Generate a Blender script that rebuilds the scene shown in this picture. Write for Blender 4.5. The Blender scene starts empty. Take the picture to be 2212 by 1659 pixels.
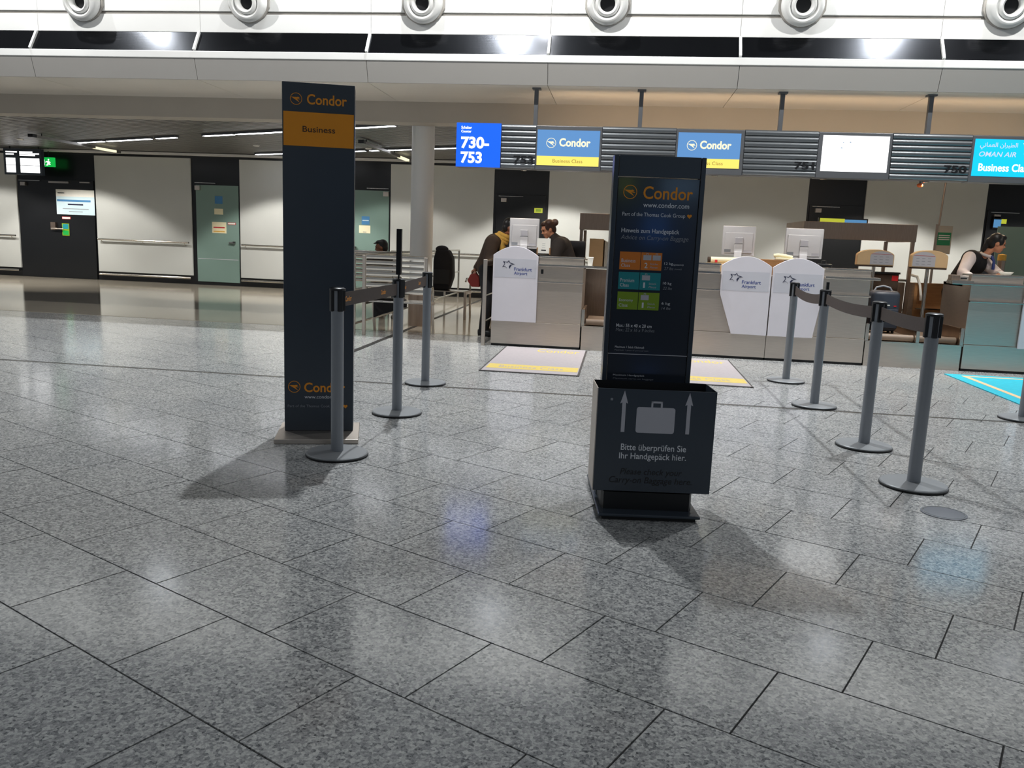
import bpy, bmesh, math, random
from mathutils import Vector, Matrix
random.seed(7)
sc = bpy.context.scene
COL = sc.collection
PI = math.pi

# ------------------------------------------------------------------ camera
CAM_H = 1.33
F_PX, CXP, CYP = 1791.4, 1106.0, 829.5
def cam_axes(yaw=-0.123276, pitch=0.17299, roll=-0.0394954):
    f = Vector((math.sin(yaw)*math.cos(pitch), math.cos(yaw)*math.cos(pitch), -math.sin(pitch)))
    r0 = Vector((math.cos(yaw), -math.sin(yaw), 0)); d0 = f.cross(r0)
    r = math.cos(roll)*r0 + math.sin(roll)*d0
    d = -math.sin(roll)*r0 + math.cos(roll)*d0
    return r, d, f
CR, CD, CF = cam_axes()
cam_data = bpy.data.cameras.new('camera')
cam = bpy.data.objects.new('camera', cam_data); COL.objects.link(cam)
cam_data.sensor_width = 36.0; cam_data.sensor_fit = 'HORIZONTAL'; cam_data.lens = F_PX/2212*36.0
cam_data.clip_end = 200
m = Matrix((( CR.x, -CD.x, -CF.x, 0), (CR.y, -CD.y, -CF.y, 0), (CR.z, -CD.z, -CF.z, CAM_H), (0, 0, 0, 1)))
cam.matrix_world = m
sc.camera = cam
def proj(p):
    v = Vector(p) - Vector((0, 0, CAM_H))
    z = v.dot(CF)
    if z < 0.05: return None
    return (F_PX*v.dot(CR)/z + CXP, F_PX*v.dot(CD)/z + CYP)

# ------------------------------------------------------------------ world, exposure
world = bpy.data.worlds.new('hall_ambient'); sc.world = world
world.use_nodes = True
world.node_tree.nodes['Background'].inputs['Color'].default_value = (0.86, 0.93, 1.0, 1)
world.node_tree.nodes['Background'].inputs['Strength'].default_value = 0.205
sc.view_settings.view_transform = 'Standard'
sc.view_settings.look = 'None'
sc.view_settings.exposure = 0.0
sc.view_settings.gamma = 1.0
sc.view_settings.use_curve_mapping = False

# ------------------------------------------------------------------ lamps of the hall
def lamp(name, kind, loc, power, color=(1, 1, 1), radius=0.1, target=None, angle=None, blend=0.3, size=None):
    d = bpy.data.lights.new(name, kind); d.energy = power; d.color = color
    if kind in ('POINT', 'SPOT'): d.shadow_soft_size = radius
    if kind == 'SPOT': d.spot_size = math.radians(angle); d.spot_blend = blend
    if kind == 'AREA':
        d.shape = 'RECTANGLE'; d.size, d.size_y = size
    o = bpy.data.objects.new(name, d); COL.objects.link(o); o.location = loc
    if target is not None:
        o.rotation_euler = (Vector(target) - Vector(loc)).to_track_quat('-Z', 'Y').to_euler()
    return o
COOL = (0.93, 0.97, 1.0); WARM = (1.0, 0.72, 0.45)
# high ceiling spots of the check-in hall
for x, p in ((-2.2, 3750), (4.3, 3000), (7.6, 1100), (-9.2, 2700)):
    lamp('hall_spot', 'SPOT', (x, 9.6, 9.4), p, COOL, 0.09, (x*0.9, 8.3, 0), 80, 1.0)
# wash lamps for the white bulkhead
for x, p in ((-1.35, 820), (4.0, 700), (-7.6, 700)):
    lamp('bulkhead_wash', 'SPOT', (x, 7.6, 6.4), p, (1, 0.99, 0.96), 0.06, (x, 10.3, 6.05), 150, 0.4)
    lamp('bulkhead_spot', 'SPOT', (x*0.95, 9.55, 6.0), 110, (1, 0.99, 0.96), 0.07, (x*0.95, 10.28, 3.9), 26, 0.6)

# ------------------------------------------------------------------ mesh helpers
class MB:
    def __init__(s): s.v = []; s.f = []
    def add(s, vs, fs):
        b = len(s.v); s.v += [tuple(v) for v in vs]; s.f += [tuple(i+b for i in f) for f in fs]; return s
    def box(s, x0, x1, y0, y1, z0, z1):
        vs = [(x, y, z) for z in (z0, z1) for y in (y0, y1) for x in (x0, x1)]
        return s.add(vs, [(0, 2, 3, 1), (4, 5, 7, 6), (0, 1, 5, 4), (2, 6, 7, 3), (0, 4, 6, 2), (1, 3, 7, 5)])
    def bar(s, p0, p1, w, h, up=(0, 0, 1)):
        p0, p1 = Vector(p0), Vector(p1); d = (p1-p0).normalized(); u = Vector(up)
        if abs(d.dot(u)) > 0.98: u = Vector((1, 0, 0))
        a = d.cross(u).normalized()*w/2; b = d.cross(a).normalized()*h/2
        vs = [p+q for p in (p0, p1) for q in (-a-b, a-b, a+b, -a+b)]
        return s.add(vs, [(0, 1, 2, 3), (7, 6, 5, 4), (0, 4, 5, 1), (1, 5, 6, 2), (2, 6, 7, 3), (3, 7, 4, 0)])
    def cyl(s, p0, p1, r0, r1=None, seg=16):
        r1 = r0 if r1 is None else r1
        p0, p1 = Vector(p0), Vector(p1); d = (p1-p0).normalized()
        u = Vector((0, 0, 1)) if abs(d.z) < 0.9 else Vector((1, 0, 0))
        a = d.cross(u).normalized(); b = d.cross(a)
        vs = [p + r*(math.cos(2*PI*i/seg)*a + math.sin(2*PI*i/seg)*b) for p, r in ((p0, r0), (p1, r1)) for i in range(seg)]
        fs = [(i, (i+1) % seg, seg+(i+1) % seg, seg+i) for i in range(seg)]
        return s.add(vs, fs + [tuple(range(seg))[::-1], tuple(range(seg, 2*seg))])
    def tube(s, pts, r, seg=10):
        pts = [Vector(p) for p in pts]; rings = []; n = len(pts); prev = None
        for i, p in enumerate(pts):
            d = (pts[min(i+1, n-1)] - pts[max(i-1, 0)]).normalized()
            if prev is None:
                u = Vector((0, 0, 1)) if abs(d.z) < 0.9 else Vector((1, 0, 0)); a = d.cross(u).normalized()
            else: a = (prev - d*prev.dot(d)).normalized()
            prev = a; b = d.cross(a)
            rings.append([p + r*(math.cos(2*PI*k/seg)*a + math.sin(2*PI*k/seg)*b) for k in range(seg)])
        vs = [v for rg in rings for v in rg]; fs = []
        for i in range(n-1):
            for k in range(seg): fs.append((i*seg+k, i*seg+(k+1) % seg, (i+1)*seg+(k+1) % seg, (i+1)*seg+k))
        fs += [tuple(range(seg))[::-1], tuple(range((n-1)*seg, n*seg))]
        return s.add(vs, fs)
    def lathe(s, prof, c=(0, 0, 0), seg=32, axis='z'):
        vs = []; fs = []; n = len(prof)
        for k in range(seg):
            t = 2*PI*k/seg; co, si = math.cos(t), math.sin(t)
            for r, h in prof:
                if axis == 'z': vs.append((c[0]+r*co, c[1]+r*si, c[2]+h))
                elif axis == 'y': vs.append((c[0]+r*co, c[1]+h, c[2]+r*si))
                else: vs.append((c[0]+h, c[1]+r*co, c[2]+r*si))
        for k in range(seg):
            k2 = (k+1) % seg
            for i in range(n-1): fs.append((k*n+i, k2*n+i, k2*n+i+1, k*n+i+1))
        return s.add(vs, fs)
    def prism(s, poly, a0, a1, plane='xz'):
        n = len(poly)
        def P(q, a): return {'xz': (q[0], a, q[1]), 'xy': (q[0], q[1], a), 'yz': (a, q[0], q[1])}[plane]
        vs = [P(q, a0) for q in poly] + [P(q, a1) for q in poly]
        fs = [tuple(range(n))[::-1], tuple(range(n, 2*n))] + [(i, (i+1) % n, n+(i+1) % n, n+i) for i in range(n)]
        return s.add(vs, fs)
    def ell(s, c, r, seg=16, rings=10):
        vs = [(c[0], c[1], c[2]-r[2])]; fs = []
        for j in range(1, rings):
            ph = -PI/2 + PI*j/rings
            for k in range(seg):
                t = 2*PI*k/seg
                vs.append((c[0]+r[0]*math.cos(ph)*math.cos(t), c[1]+r[1]*math.cos(ph)*math.sin(t), c[2]+r[2]*math.sin(ph)))
        vs.append((c[0], c[1], c[2]+r[2])); top = len(vs)-1
        for k in range(seg):
            k2 = (k+1) % seg
            fs.append((0, 1+k2, 1+k))
            for j in range(rings-2): fs.append((1+j*seg+k, 1+j*seg+k2, 1+(j+1)*seg+k2, 1+(j+1)*seg+k))
            fs.append((top, 1+(rings-2)*seg+k, 1+(rings-2)*seg+k2))
        return s.add(vs, fs)
    def mesh(s, name, bevel=0, smooth=None, seg=2):
        me = bpy.data.meshes.new(name); me.from_pydata(s.v, [], s.f)
        bm = bmesh.new(); bm.from_mesh(me)
        bmesh.ops.recalc_face_normals(bm, faces=bm.faces)
        if bevel: bmesh.ops.bevel(bm, geom=bm.edges[:], offset=bevel, segments=seg, profile=0.5, affect='EDGES', clamp_overlap=True)
        bm.to_mesh(me); bm.free()
        if smooth is not None:
            me.polygons.foreach_set('use_smooth', [True]*len(me.polygons))
            me.set_sharp_from_angle(angle=math.radians(smooth))
        return me
    def build(s, name, mat, parent=None, loc=(0, 0, 0), rotz=0, bevel=0, smooth=None, seg=2):
        return link(name, s.mesh(name, bevel, smooth, seg), mat, parent, loc, rotz)
def link(name, me, mat, parent=None, loc=(0, 0, 0), rotz=0):
    if mat is not None:
        if not me.materials: me.materials.append(mat)
        else: me.materials[0] = mat
    o = bpy.data.objects.new(name, me); COL.objects.link(o)
    o.location = loc; o.rotation_euler = (0, 0, rotz)
    if parent is not None: o.parent = parent
    return o
def empty(name, loc=(0, 0, 0), rotz=0):
    o = bpy.data.objects.new(name, None); COL.objects.link(o); o.location = loc; o.rotation_euler = (0, 0, rotz)
    o.empty_display_size = 0.1
    return o
def tag(o, label, cat, group=None):
    o['label'] = label; o['category'] = cat
    if group: o['group'] = group
    return o
def thing(name, label, cat, loc=(0, 0, 0), rotz=0, group=None):
    return tag(empty(name, loc, rotz), label, cat, group)
def struct(o, label=None):
    o['kind'] = 'structure'
    if label: o['label'] = label
    return o
def copy_tree(o, parent=None):
    c = o.copy(); COL.objects.link(c); c.parent = parent
    for ch in list(o.children): copy_tree(ch, c)
    return c

# ------------------------------------------------------------------ materials
def lin(c):
    c = c/255.0
    return c/12.92 if c <= 0.04045 else ((c+0.055)/1.055)**2.4
def rgb(r, g, b): return (lin(r), lin(g), lin(b), 1)
def mat(name, col, rough=0.5, metal=0.0, noise=0.0, nscale=8.0, emit=None, estr=0.0, spec=0.5, coat=0.0, stretch=None, bump=0.0, bscale=60.0, alpha=None, transmission=0.0, rvar=0.0):
    m = bpy.data.materials.new(name); m.use_nodes = True
    nt = m.node_tree; b = nt.nodes['Principled BSDF']
    b.inputs['Base Color'].default_value = col
    b.inputs['Roughness'].default_value = rough; b.inputs['Metallic'].default_value = metal
    b.inputs['Specular IOR Level'].default_value = spec
    if coat: b.inputs['Coat Weight'].default_value = coat; b.inputs['Coat Roughness'].default_value = 0.08
    if transmission: b.inputs['Transmission Weight'].default_value = transmission
    if alpha is not None: b.inputs['Alpha'].default_value = alpha
    if emit is not None:
        b.inputs['Emission Color'].default_value = emit; b.inputs['Emission Strength'].default_value = estr
    tc = None
    def coords():
        nonlocal tc
        if tc is None:
            tc = nt.nodes.new('ShaderNodeTexCoord')
        return tc.outputs['Object']
    def tex(scale, detail=3):
        n = nt.nodes.new('ShaderNodeTexNoise'); n.inputs['Scale'].default_value = scale; n.inputs['Detail'].default_value = detail
        src = coords()
        if stretch:
            mp = nt.nodes.new('ShaderNodeMapping'); mp.inputs['Scale'].default_value = stretch
            nt.links.new(src, mp.inputs['Vector']); src = mp.outputs['Vector']
        nt.links.new(src, n.inputs['Vector']); return n
    if noise:
        n = tex(nscale)
        mx = nt.nodes.new('ShaderNodeMix'); mx.data_type = 'RGBA'; mx.blend_type = 'MULTIPLY'; mx.inputs[0].default_value = 1.0
        rp = nt.nodes.new('ShaderNodeValToRGB')
        rp.color_ramp.elements[0].position = 0.3; rp.color_ramp.elements[1].position = 0.7
        lo = 1-noise; rp.color_ramp.elements[0].color = (lo, lo, lo, 1); rp.color_ramp.elements[1].color = (1, 1, 1, 1)
        nt.links.new(n.outputs['Fac'], rp.inputs['Fac'])
        mx.inputs[6].default_value = col; nt.links.new(rp.outputs['Color'], mx.inputs[7])
        nt.links.new(mx.outputs[2], b.inputs['Base Color'])
        if rvar:
            mr = nt.nodes.new('ShaderNodeMapRange'); mr.inputs['To Min'].default_value = max(0.02, rough-rvar); mr.inputs['To Max'].default_value = rough+rvar
            nt.links.new(n.outputs['Fac'], mr.inputs['Value']); nt.links.new(mr.outputs['Result'], b.inputs['Roughness'])
    if bump:
        n = tex(bscale, 4); bp = nt.nodes.new('ShaderNodeBump'); bp.inputs['Strength'].default_value = bump; bp.inputs['Distance'].default_value = 0.004
        nt.links.new(n.outputs['Fac'], bp.inputs['Height']); nt.links.new(bp.outputs['Normal'], b.inputs['Normal'])
    return m
def granite():
    m = bpy.data.materials.new('grey_granite'); m.use_nodes = True; nt = m.node_tree; b = nt.nodes['Principled BSDF']
    g = nt.nodes.new('ShaderNodeNewGeometry'); L = nt.links.new
    def noise(sc_, det, rough=0.5):
        n = nt.nodes.new('ShaderNodeTexNoise'); n.inputs['Scale'].default_value = sc_; n.inputs['Detail'].default_value = det; n.inputs['Roughness'].default_value = rough
        L(g.outputs['Position'], n.inputs['Vector']); return n
    v = nt.nodes.new('ShaderNodeTexVoronoi'); v.inputs['Scale'].default_value = 95; L(g.outputs['Position'], v.inputs['Vector'])
    sp = nt.nodes.new('ShaderNodeSeparateColor'); L(v.outputs['Color'], sp.inputs['Color'])
    n1 = noise(120, 3, 0.7)
    ad = nt.nodes.new('ShaderNodeMath'); ad.operation = 'MULTIPLY_ADD'; ad.inputs[1].default_value = 0.45
    L(sp.outputs['Red'], ad.inputs[0]); L(n1.outputs['Fac'], ad.inputs[2])
    rp = nt.nodes.new('ShaderNodeValToRGB'); cr = rp.color_ramp
    cr.elements[0].position = 0.40; cr.elements[0].color = rgb(74, 76, 78)
    cr.elements[1].position = 0.98; cr.elements[1].color = rgb(200, 200, 197)
    e = cr.elements.new(0.54); e.color = rgb(134, 135, 136)
    e = cr.elements.new(0.74); e.color = rgb(163, 163, 162)
    L(ad.outputs[0], rp.inputs['Fac'])
    n2 = noise(1.3, 3); rp2 = nt.nodes.new('ShaderNodeValToRGB')
    rp2.color_ramp.elements[0].position = 0.3; rp2.color_ramp.elements[0].color = (0.86, 0.86, 0.86, 1)
    rp2.color_ramp.elements[1].position = 0.7; rp2.color_ramp.elements[1].color = (1, 0.99, 0.97, 1)
    L(n2.outputs['Fac'], rp2.inputs['Fac'])
    mx = nt.nodes.new('ShaderNodeMix'); mx.data_type = 'RGBA'; mx.blend_type = 'MULTIPLY'; mx.inputs[0].default_value = 1
    L(rp.outputs['Color'], mx.inputs[6]); L(rp2.outputs['Color'], mx.inputs[7]); L(mx.outputs[2], b.inputs['Base Color'])
    mr = nt.nodes.new('ShaderNodeMapRange'); mr.inputs['To Min'].default_value = 0.08; mr.inputs['To Max'].default_value = 0.19
    L(n1.outputs['Fac'], mr.inputs['Value']); L(mr.outputs['Result'], b.inputs['Roughness'])
    return m
M = {}
M['granite'] = granite()
M['grout'] = mat('dark_grout', rgb(62, 60, 58), 0.8, noise=0.3, nscale=40)
M['beige_floor'] = mat('beige_stone_floor', rgb(168, 160, 145), 0.09, noise=0.12, nscale=1.5)
M['line_dark'] = mat('dark_floor_joint', rgb(42, 40, 38), 0.5, noise=0.2)
M['black_wall'] = mat('black_lacquer_wall', rgb(22, 23, 25), 0.28, noise=0.15, nscale=2)
M['panel'] = mat('pale_grey_enamel_panel', rgb(196, 198, 194), 0.3, noise=0.05, nscale=1.2)
M['white'] = mat('white_coated_metal', rgb(228, 228, 226), 0.45, noise=0.04, nscale=2)
M['soffit'] = mat('pale_soffit_metal', rgb(232, 225, 214), 0.42, noise=0.05, nscale=1.5)
M['beam'] = mat('warm_grey_beam_paint', rgb(186, 178, 166), 0.55, noise=0.06, nscale=2)
M['louvre'] = mat('black_ribbed_metal', rgb(38, 39, 42), 0.16, 0.9, noise=0.1)
M['fascia'] = mat('grey_fascia_metal', rgb(168, 165, 161), 0.45, noise=0.04, nscale=1.5)
M['joint'] = mat('shadow_gap', rgb(60, 57, 54), 0.8, noise=0.1)
M['ceil_dark'] = mat('dark_ceiling_void', rgb(48, 47, 46), 0.8, noise=0.1)
M['slat'] = mat('grey_ceiling_slat', rgb(126, 124, 121), 0.4, 0.3, noise=0.06)
M['steel'] = mat('brushed_steel', rgb(208, 198, 188), 0.42, 1.0, noise=0.12, nscale=6, stretch=(1, 1, 30), rvar=0.06)
M['steel_dark'] = mat('brown_tinted_steel', rgb(176, 156, 140), 0.33, 1.0, noise=0.15, nscale=5, stretch=(20, 1, 1))
M['chrome'] = mat('polished_rail_steel', rgb(205, 200, 192), 0.2, 1.0, noise=0.05)
M['sign_slat'] = mat('grey_aluminium_slat', rgb(120, 124, 128), 0.35, 0.7, noise=0.06)
M['sign_frame'] = mat('grey_sign_frame', rgb(104, 106, 110), 0.42, 0.3, noise=0.05)
M['anthracite'] = mat('anthracite_lacquer', rgb(58, 66, 76), 0.24, noise=0.06, nscale=3)
M['anthracite_gloss'] = mat('anthracite_glossy_print', rgb(44, 50, 60), 0.16, noise=0.05, nscale=2, coat=0.4)
M['anthracite_dark'] = mat('dark_interior_metal', rgb(16, 18, 22), 0.5, noise=0.1)
M['ochre'] = mat('ochre_print', rgb(236, 150, 20), 0.4, noise=0.04)
M['ochre_text'] = mat('ochre_lettering', rgb(240, 152, 30), 0.45, noise=0.03)
M['brown_text'] = mat('dark_brown_lettering', rgb(70, 45, 20), 0.5, noise=0.03)
M['pale_text'] = mat('pale_grey_lettering', rgb(222, 224, 230), 0.5, noise=0.03)
M['grey_text'] = mat('mid_grey_lettering', rgb(138, 142, 150), 0.5, noise=0.03)
M['dark_text'] = mat('near_black_lettering', rgb(18, 19, 23), 0.45, noise=0.05)
M['orange_box'] = mat('orange_print', rgb(222, 126, 40), 0.4, noise=0.04)
M['teal_box'] = mat('teal_print', rgb(24, 138, 146), 0.4, noise=0.04)
M['green_box'] = mat('leaf_green_print', rgb(128, 160, 30), 0.4, noise=0.04)
M['post_grey'] = mat('silver_grey_powder_coat', rgb(142, 146, 152), 0.38, 0.35, noise=0.04)
M['base_grey'] = mat('grey_cast_base', rgb(136, 138, 140), 0.45, 0.2, noise=0.06)
M['rubber'] = mat('black_rubber', rgb(20, 20, 22), 0.6, noise=0.1)
M['black_plastic'] = mat('black_plastic', rgb(20, 21, 24), 0.35, noise=0.08)
M['belt'] = mat('dark_brown_webbing', rgb(82, 72, 68), 0.8, noise=0.1, nscale=60)
M['matte_white'] = mat('white_laminate', rgb(204, 201, 208), 0.5, noise=0.03)
M['sticker'] = mat('pale_film_sticker', rgb(188, 188, 196), 0.35, noise=0.03)
M['navy'] = mat('navy_print', rgb(44, 62, 128), 0.5, noise=0.03)
M['navy_dark'] = mat('dark_navy_print', rgb(36, 40, 66), 0.5, noise=0.03)
M['silver_plastic'] = mat('silver_white_plastic', rgb(210, 210, 214), 0.4, noise=0.04)
M['mat_grey'] = mat('pale_grey_floor_mat', rgb(160, 152, 153), 0.8, noise=0.08, nscale=30)
M['mat_yellow'] = mat('yellow_mat_stripe', rgb(200, 176, 92), 0.8, noise=0.08, nscale=30)
M['mat_edge'] = mat('dark_mat_edge', rgb(66, 62, 60), 0.8, noise=0.1)
M['turquoise'] = mat('turquoise_carpet', rgb(30, 170, 190), 0.85, noise=0.12, nscale=20)
M['mat_sand'] = mat('sand_carpet_stripe', rgb(212, 182, 142), 0.85, noise=0.1, nscale=20)
M['glass_green'] = mat('frosted_green_glass', rgb(122, 146, 138), 0.16, noise=0.1, nscale=1.0)
M['paper'] = mat('white_paper', rgb(236, 234, 226), 0.7, noise=0.04)
M['paper_cream'] = mat('cream_paper', rgb(232, 224, 190), 0.7, noise=0.04)
M['paper_blue'] = mat('pale_blue_paper', rgb(204, 226, 234), 0.6, noise=0.04)
M['blue_print'] = mat('blue_print', rgb(70, 130, 180), 0.6, noise=0.04)
M['red'] = mat('red_plastic', rgb(190, 30, 35), 0.4, noise=0.05)
M['wood'] = mat('brown_plywood', rgb(150, 108, 66), 0.5, noise=0.25, nscale=5, stretch=(1, 1, 8))
M['card'] = mat('beige_cardboard', rgb(222, 190, 146), 0.6, noise=0.06)
M['belt_rubber'] = mat('brown_conveyor_rubber', rgb(126, 108, 92), 0.55, noise=0.12)
M['suitcase'] = mat('dark_blue_grey_suitcase', rgb(52, 58, 70), 0.4, noise=0.12)
M['skin'] = mat('skin', rgb(214, 150, 116), 0.5, noise=0.06)
M['skin_dark'] = mat('brown_skin', rgb(150, 98, 72), 0.5, noise=0.06)
M['hair'] = mat('brown_hair', rgb(66, 38, 26), 0.45, noise=0.3, nscale=30)
M['hair_black'] = mat('black_hair', rgb(22, 18, 18), 0.4, noise=0.2, nscale=30)
M['cloth_brown'] = mat('dark_brown_cloth', rgb(66, 50, 38), 0.85, noise=0.3, nscale=14)
M['cloth_char'] = mat('charcoal_cloth', rgb(52, 46, 44), 0.85, noise=0.15, nscale=14)
M['cloth_black'] = mat('black_cloth', rgb(24, 23, 27), 0.85, noise=0.2, nscale=14)
M['cloth_white'] = mat('white_shirt_cloth', rgb(226, 216, 216), 0.8, noise=0.06, nscale=14)
M['scarf'] = mat('yellow_knit', rgb(224, 178, 84), 0.85, noise=0.2, nscale=25)
M['coat'] = mat('grey_paint', rgb(150, 146, 140), 0.4, noise=0.04)
def screen(name, col, s=1.0):
    return mat(name, (0.01, 0.01, 0.01, 1), 0.3, emit=col, estr=s)
M['scr_blue'] = screen('bright_blue_screen', rgb(10, 96, 255), 1.25)
M['scr_sky'] = screen('sky_blue_screen', rgb(96, 148, 206), 1.05)
M['scr_yellow'] = screen('yellow_screen', rgb(255, 232, 110), 1.15)
M['scr_white'] = screen('white_screen', rgb(255, 255, 255), 1.8)
M['scr_cyan'] = screen('cyan_screen', rgb(0, 196, 250), 1.3)
M['scr_text'] = screen('white_screen_lettering', rgb(255, 255, 255), 1.6)
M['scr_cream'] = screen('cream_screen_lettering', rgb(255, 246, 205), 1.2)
M['scr_lilac'] = screen('lilac_screen_lettering', rgb(208, 216, 255), 1.1)
M['scr_ochre'] = screen('ochre_screen_lettering', rgb(160, 130, 60), 0.8)
M['scr_green'] = screen('green_exit_screen', rgb(20, 175, 70), 1.1)
M['lamp_white'] = screen('linear_lamp_diffuser', rgb(246, 248, 255), 11.0)
M['lamp_warm'] = screen('warm_lamp_diffuser', rgb(255, 214, 150), 14.0)
M['scr_dim'] = screen('dim_blue_display', rgb(90, 150, 200), 0.8)
M['scr_lime'] = screen('lime_display', rgb(200, 205, 60), 0.8)

# ------------------------------------------------------------------ lettering
_tx = {}
def txt(body, x, z, w, h, material, parent, y=0.0, bold=0.0, shear=0.0, name='lettering', align='left', depth=0.0006, plane='xz'):
    key = (body, round(bold, 4), round(shear, 3))
    if key not in _tx:
        cu = bpy.data.curves.new('t', 'FONT'); cu.body = body; cu.size = 1; cu.offset = bold; cu.shear = shear
        cu.resolution_u = 4; cu.extrude = 0.0; cu.fill_mode = 'FRONT' if hasattr(cu, 'fill_mode') and cu.dimensions == '3D' else 'BOTH'
        ob = bpy.data.objects.new('t', cu)
        me = bpy.data.meshes.new_from_object(ob)
        vs = [v.co.copy() for v in me.vertices]; fs = [tuple(p.vertices) for p in me.polygons]
        bpy.data.objects.remove(ob); bpy.data.curves.remove(cu); bpy.data.meshes.remove(me)
        _tx[key] = (vs, fs)
    vs, fs = _tx[key]
    if not vs: return None
    x0 = min(v.x for v in vs); x1 = max(v.x for v in vs); y0 = min(v.y for v in vs); y1 = max(v.y for v in vs)
    sx = w/(x1-x0); sy = h/(y1-y0) if h else sx
    ox = {'left': 0, 'center': -w/2, 'right': -w}[align]
    if plane == 'xz': nv = [(x+ox+(v.x-x0)*sx, y, z+(v.y-y0)*sy) for v in vs]
    else: nv = [(x+ox+(v.x-x0)*sx, z+(v.y-y0)*sy, y) for v in vs]
    me = bpy.data.meshes.new(name); me.from_pydata(nv, [], fs)
    return link(name, me, material, parent)
def emblem(x, z, r, material, parent, y):
    """ring with a stylised bird inside"""
    mb = MB(); n = 36; t = r*0.10
    vs = []; fs = []
    for i in range(n):
        a = 2*PI*i/n
        vs += [(x+r*math.cos(a), y, z+r*math.sin(a)), (x+(r-t)*math.cos(a), y, z+(r-t)*math.sin(a))]
    for i in range(n):
        j = (i+1) % n; fs.append((2*i, 2*j, 2*j+1, 2*i+1))
    mb.add(vs, fs)
    P = lambda a, b: (x+r*a, y, z+r*b)
    mb.add([P(-.86, .30), P(.10, .28), P(.34, .34), P(.60, .18), P(.42, .08), P(.16, -.02), P(.62, -.62), P(.0, -.22)], [(0, 7, 5, 1), (1, 5, 4, 2), (2, 4, 3), (5, 7, 6)])
    mb.add([P(.26, -.06), P(.66, -.10), P(.74, -.02), P(.36, .06)], [(0, 1, 2, 3)])
    return mb.build('emblem', material, parent)
def heart(x, z, r, material, parent, y):
    vs = [(x+r*0.062*16*math.sin(t)**3, y, z+r*0.062*(13*math.cos(t)-5*math.cos(2*t)-2*math.cos(3*t)-math.cos(4*t))) for t in [2*PI*i/28 for i in range(28)]]
    return MB().add(vs, [tuple(range(28))]).build('heart_mark', material, parent)
def quad(x0, x1, z0, z1, y, name, material, parent, t=0.001):
    return MB().box(x0, x1, y, y+t, z0, z1).build(name, material, parent)

# ================================================================== SETTING
# ---- floor: dark bed, granite slabs in running bond, beige floor behind
XL, XR = -17.0, 11.0
floor = struct(MB().box(XL, XR, -10.0, 18.6, -0.12, -0.005).build('floor', M['grout']), 'polished grey granite hall floor in staggered slabs')
TA = math.radians(-27.6); tu = Vector((math.cos(TA), math.sin(TA))); tv = Vector((-math.sin(TA), math.cos(TA)))
TL, TW, TG = 0.6275, 0.4285, 0.0058
tile_me = MB().box(-TL/2+TG/2, TL/2-TG/2, -TW/2+TG/2, TW/2-TG/2, -0.03, 0.0).mesh('floor_tile')
tile_me.materials.append(M['granite'])
tiles = []
for k in range(-40, 40):
    v0 = 2.10 + TW*k + TW/2
    for j in range(-60, 60):
        u0 = -1.297 + 0.1965*k + TL*j + TL/2
        c = tu*u0 + tv*v0
        if not (-15 < c.x < 9.5 and -1.5 < c.y < 11.25): continue
        pts = [proj((c + tu*(a*TL/2) + tv*(b*TW/2)).to_3d()) for a, b in ((-1, -1), (1, -1), (1, 1), (-1, 1))]
        area = 0
        if all(pts):
            area = abs(sum(pts[i][0]*pts[(i+1) % 4][1]-pts[(i+1) % 4][0]*pts[i][1] for i in range(4)))/2
            cx, cy = sum(p[0] for p in pts)/4, sum(p[1] for p in pts)/4
            inb = sum(-5 < p[0] < 2217 and -5 < p[1] < 1664 for p in pts)
            area = area*inb/4 if inb else 0
        tiles.append((area, c))
tiles.sort(key=lambda t: -t[0])
for a, c in tiles[:298]:
    o = bpy.data.objects.new('floor_tile', tile_me); COL.objects.link(o)
    o.location = (c.x, c.y, random.uniform(-0.0004, 0.0004)); o.rotation_euler = (random.uniform(-.0006, .0006), random.uniform(-.0006, .0006), TA); o.parent = floor
mb = MB()
for a, c in tiles[298:]:
    q = [c + tu*(s*(TL/2-TG/2)) + tv*(t*(TW/2-TG/2)) for s, t in ((-1, -1), (1, -1), (1, 1), (-1, 1))]
    mb.prism([(p.x, p.y) for p in q], -0.03, 0.0, 'xy')
o = mb.build('far_floor_tiles', M['granite'], floor); o['kind'] = 'stuff'
struct(MB().box(XL, XR, 11.2, 18.6, -0.05, 0.003).build('floor_back', M['beige_floor']), 'smooth beige stone floor under the low ceiling')
t = struct(MB().box(XL, XR, 7.165, 7.205, -0.03, 0.002).build('trim_1', M['line_dark']), 'dark expansion joint strip across the granite floor')
MB().box(XL, XR, 7.155, 7.165, -0.03, 0.004).build('metal_edge', M['chrome'], t)
struct(MB().box(-2.985, -2.925, 7.205, 18.3, -0.03, 0.006).build('trim_2', M['line_dark']), 'dark floor joint running back beside the column')

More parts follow.
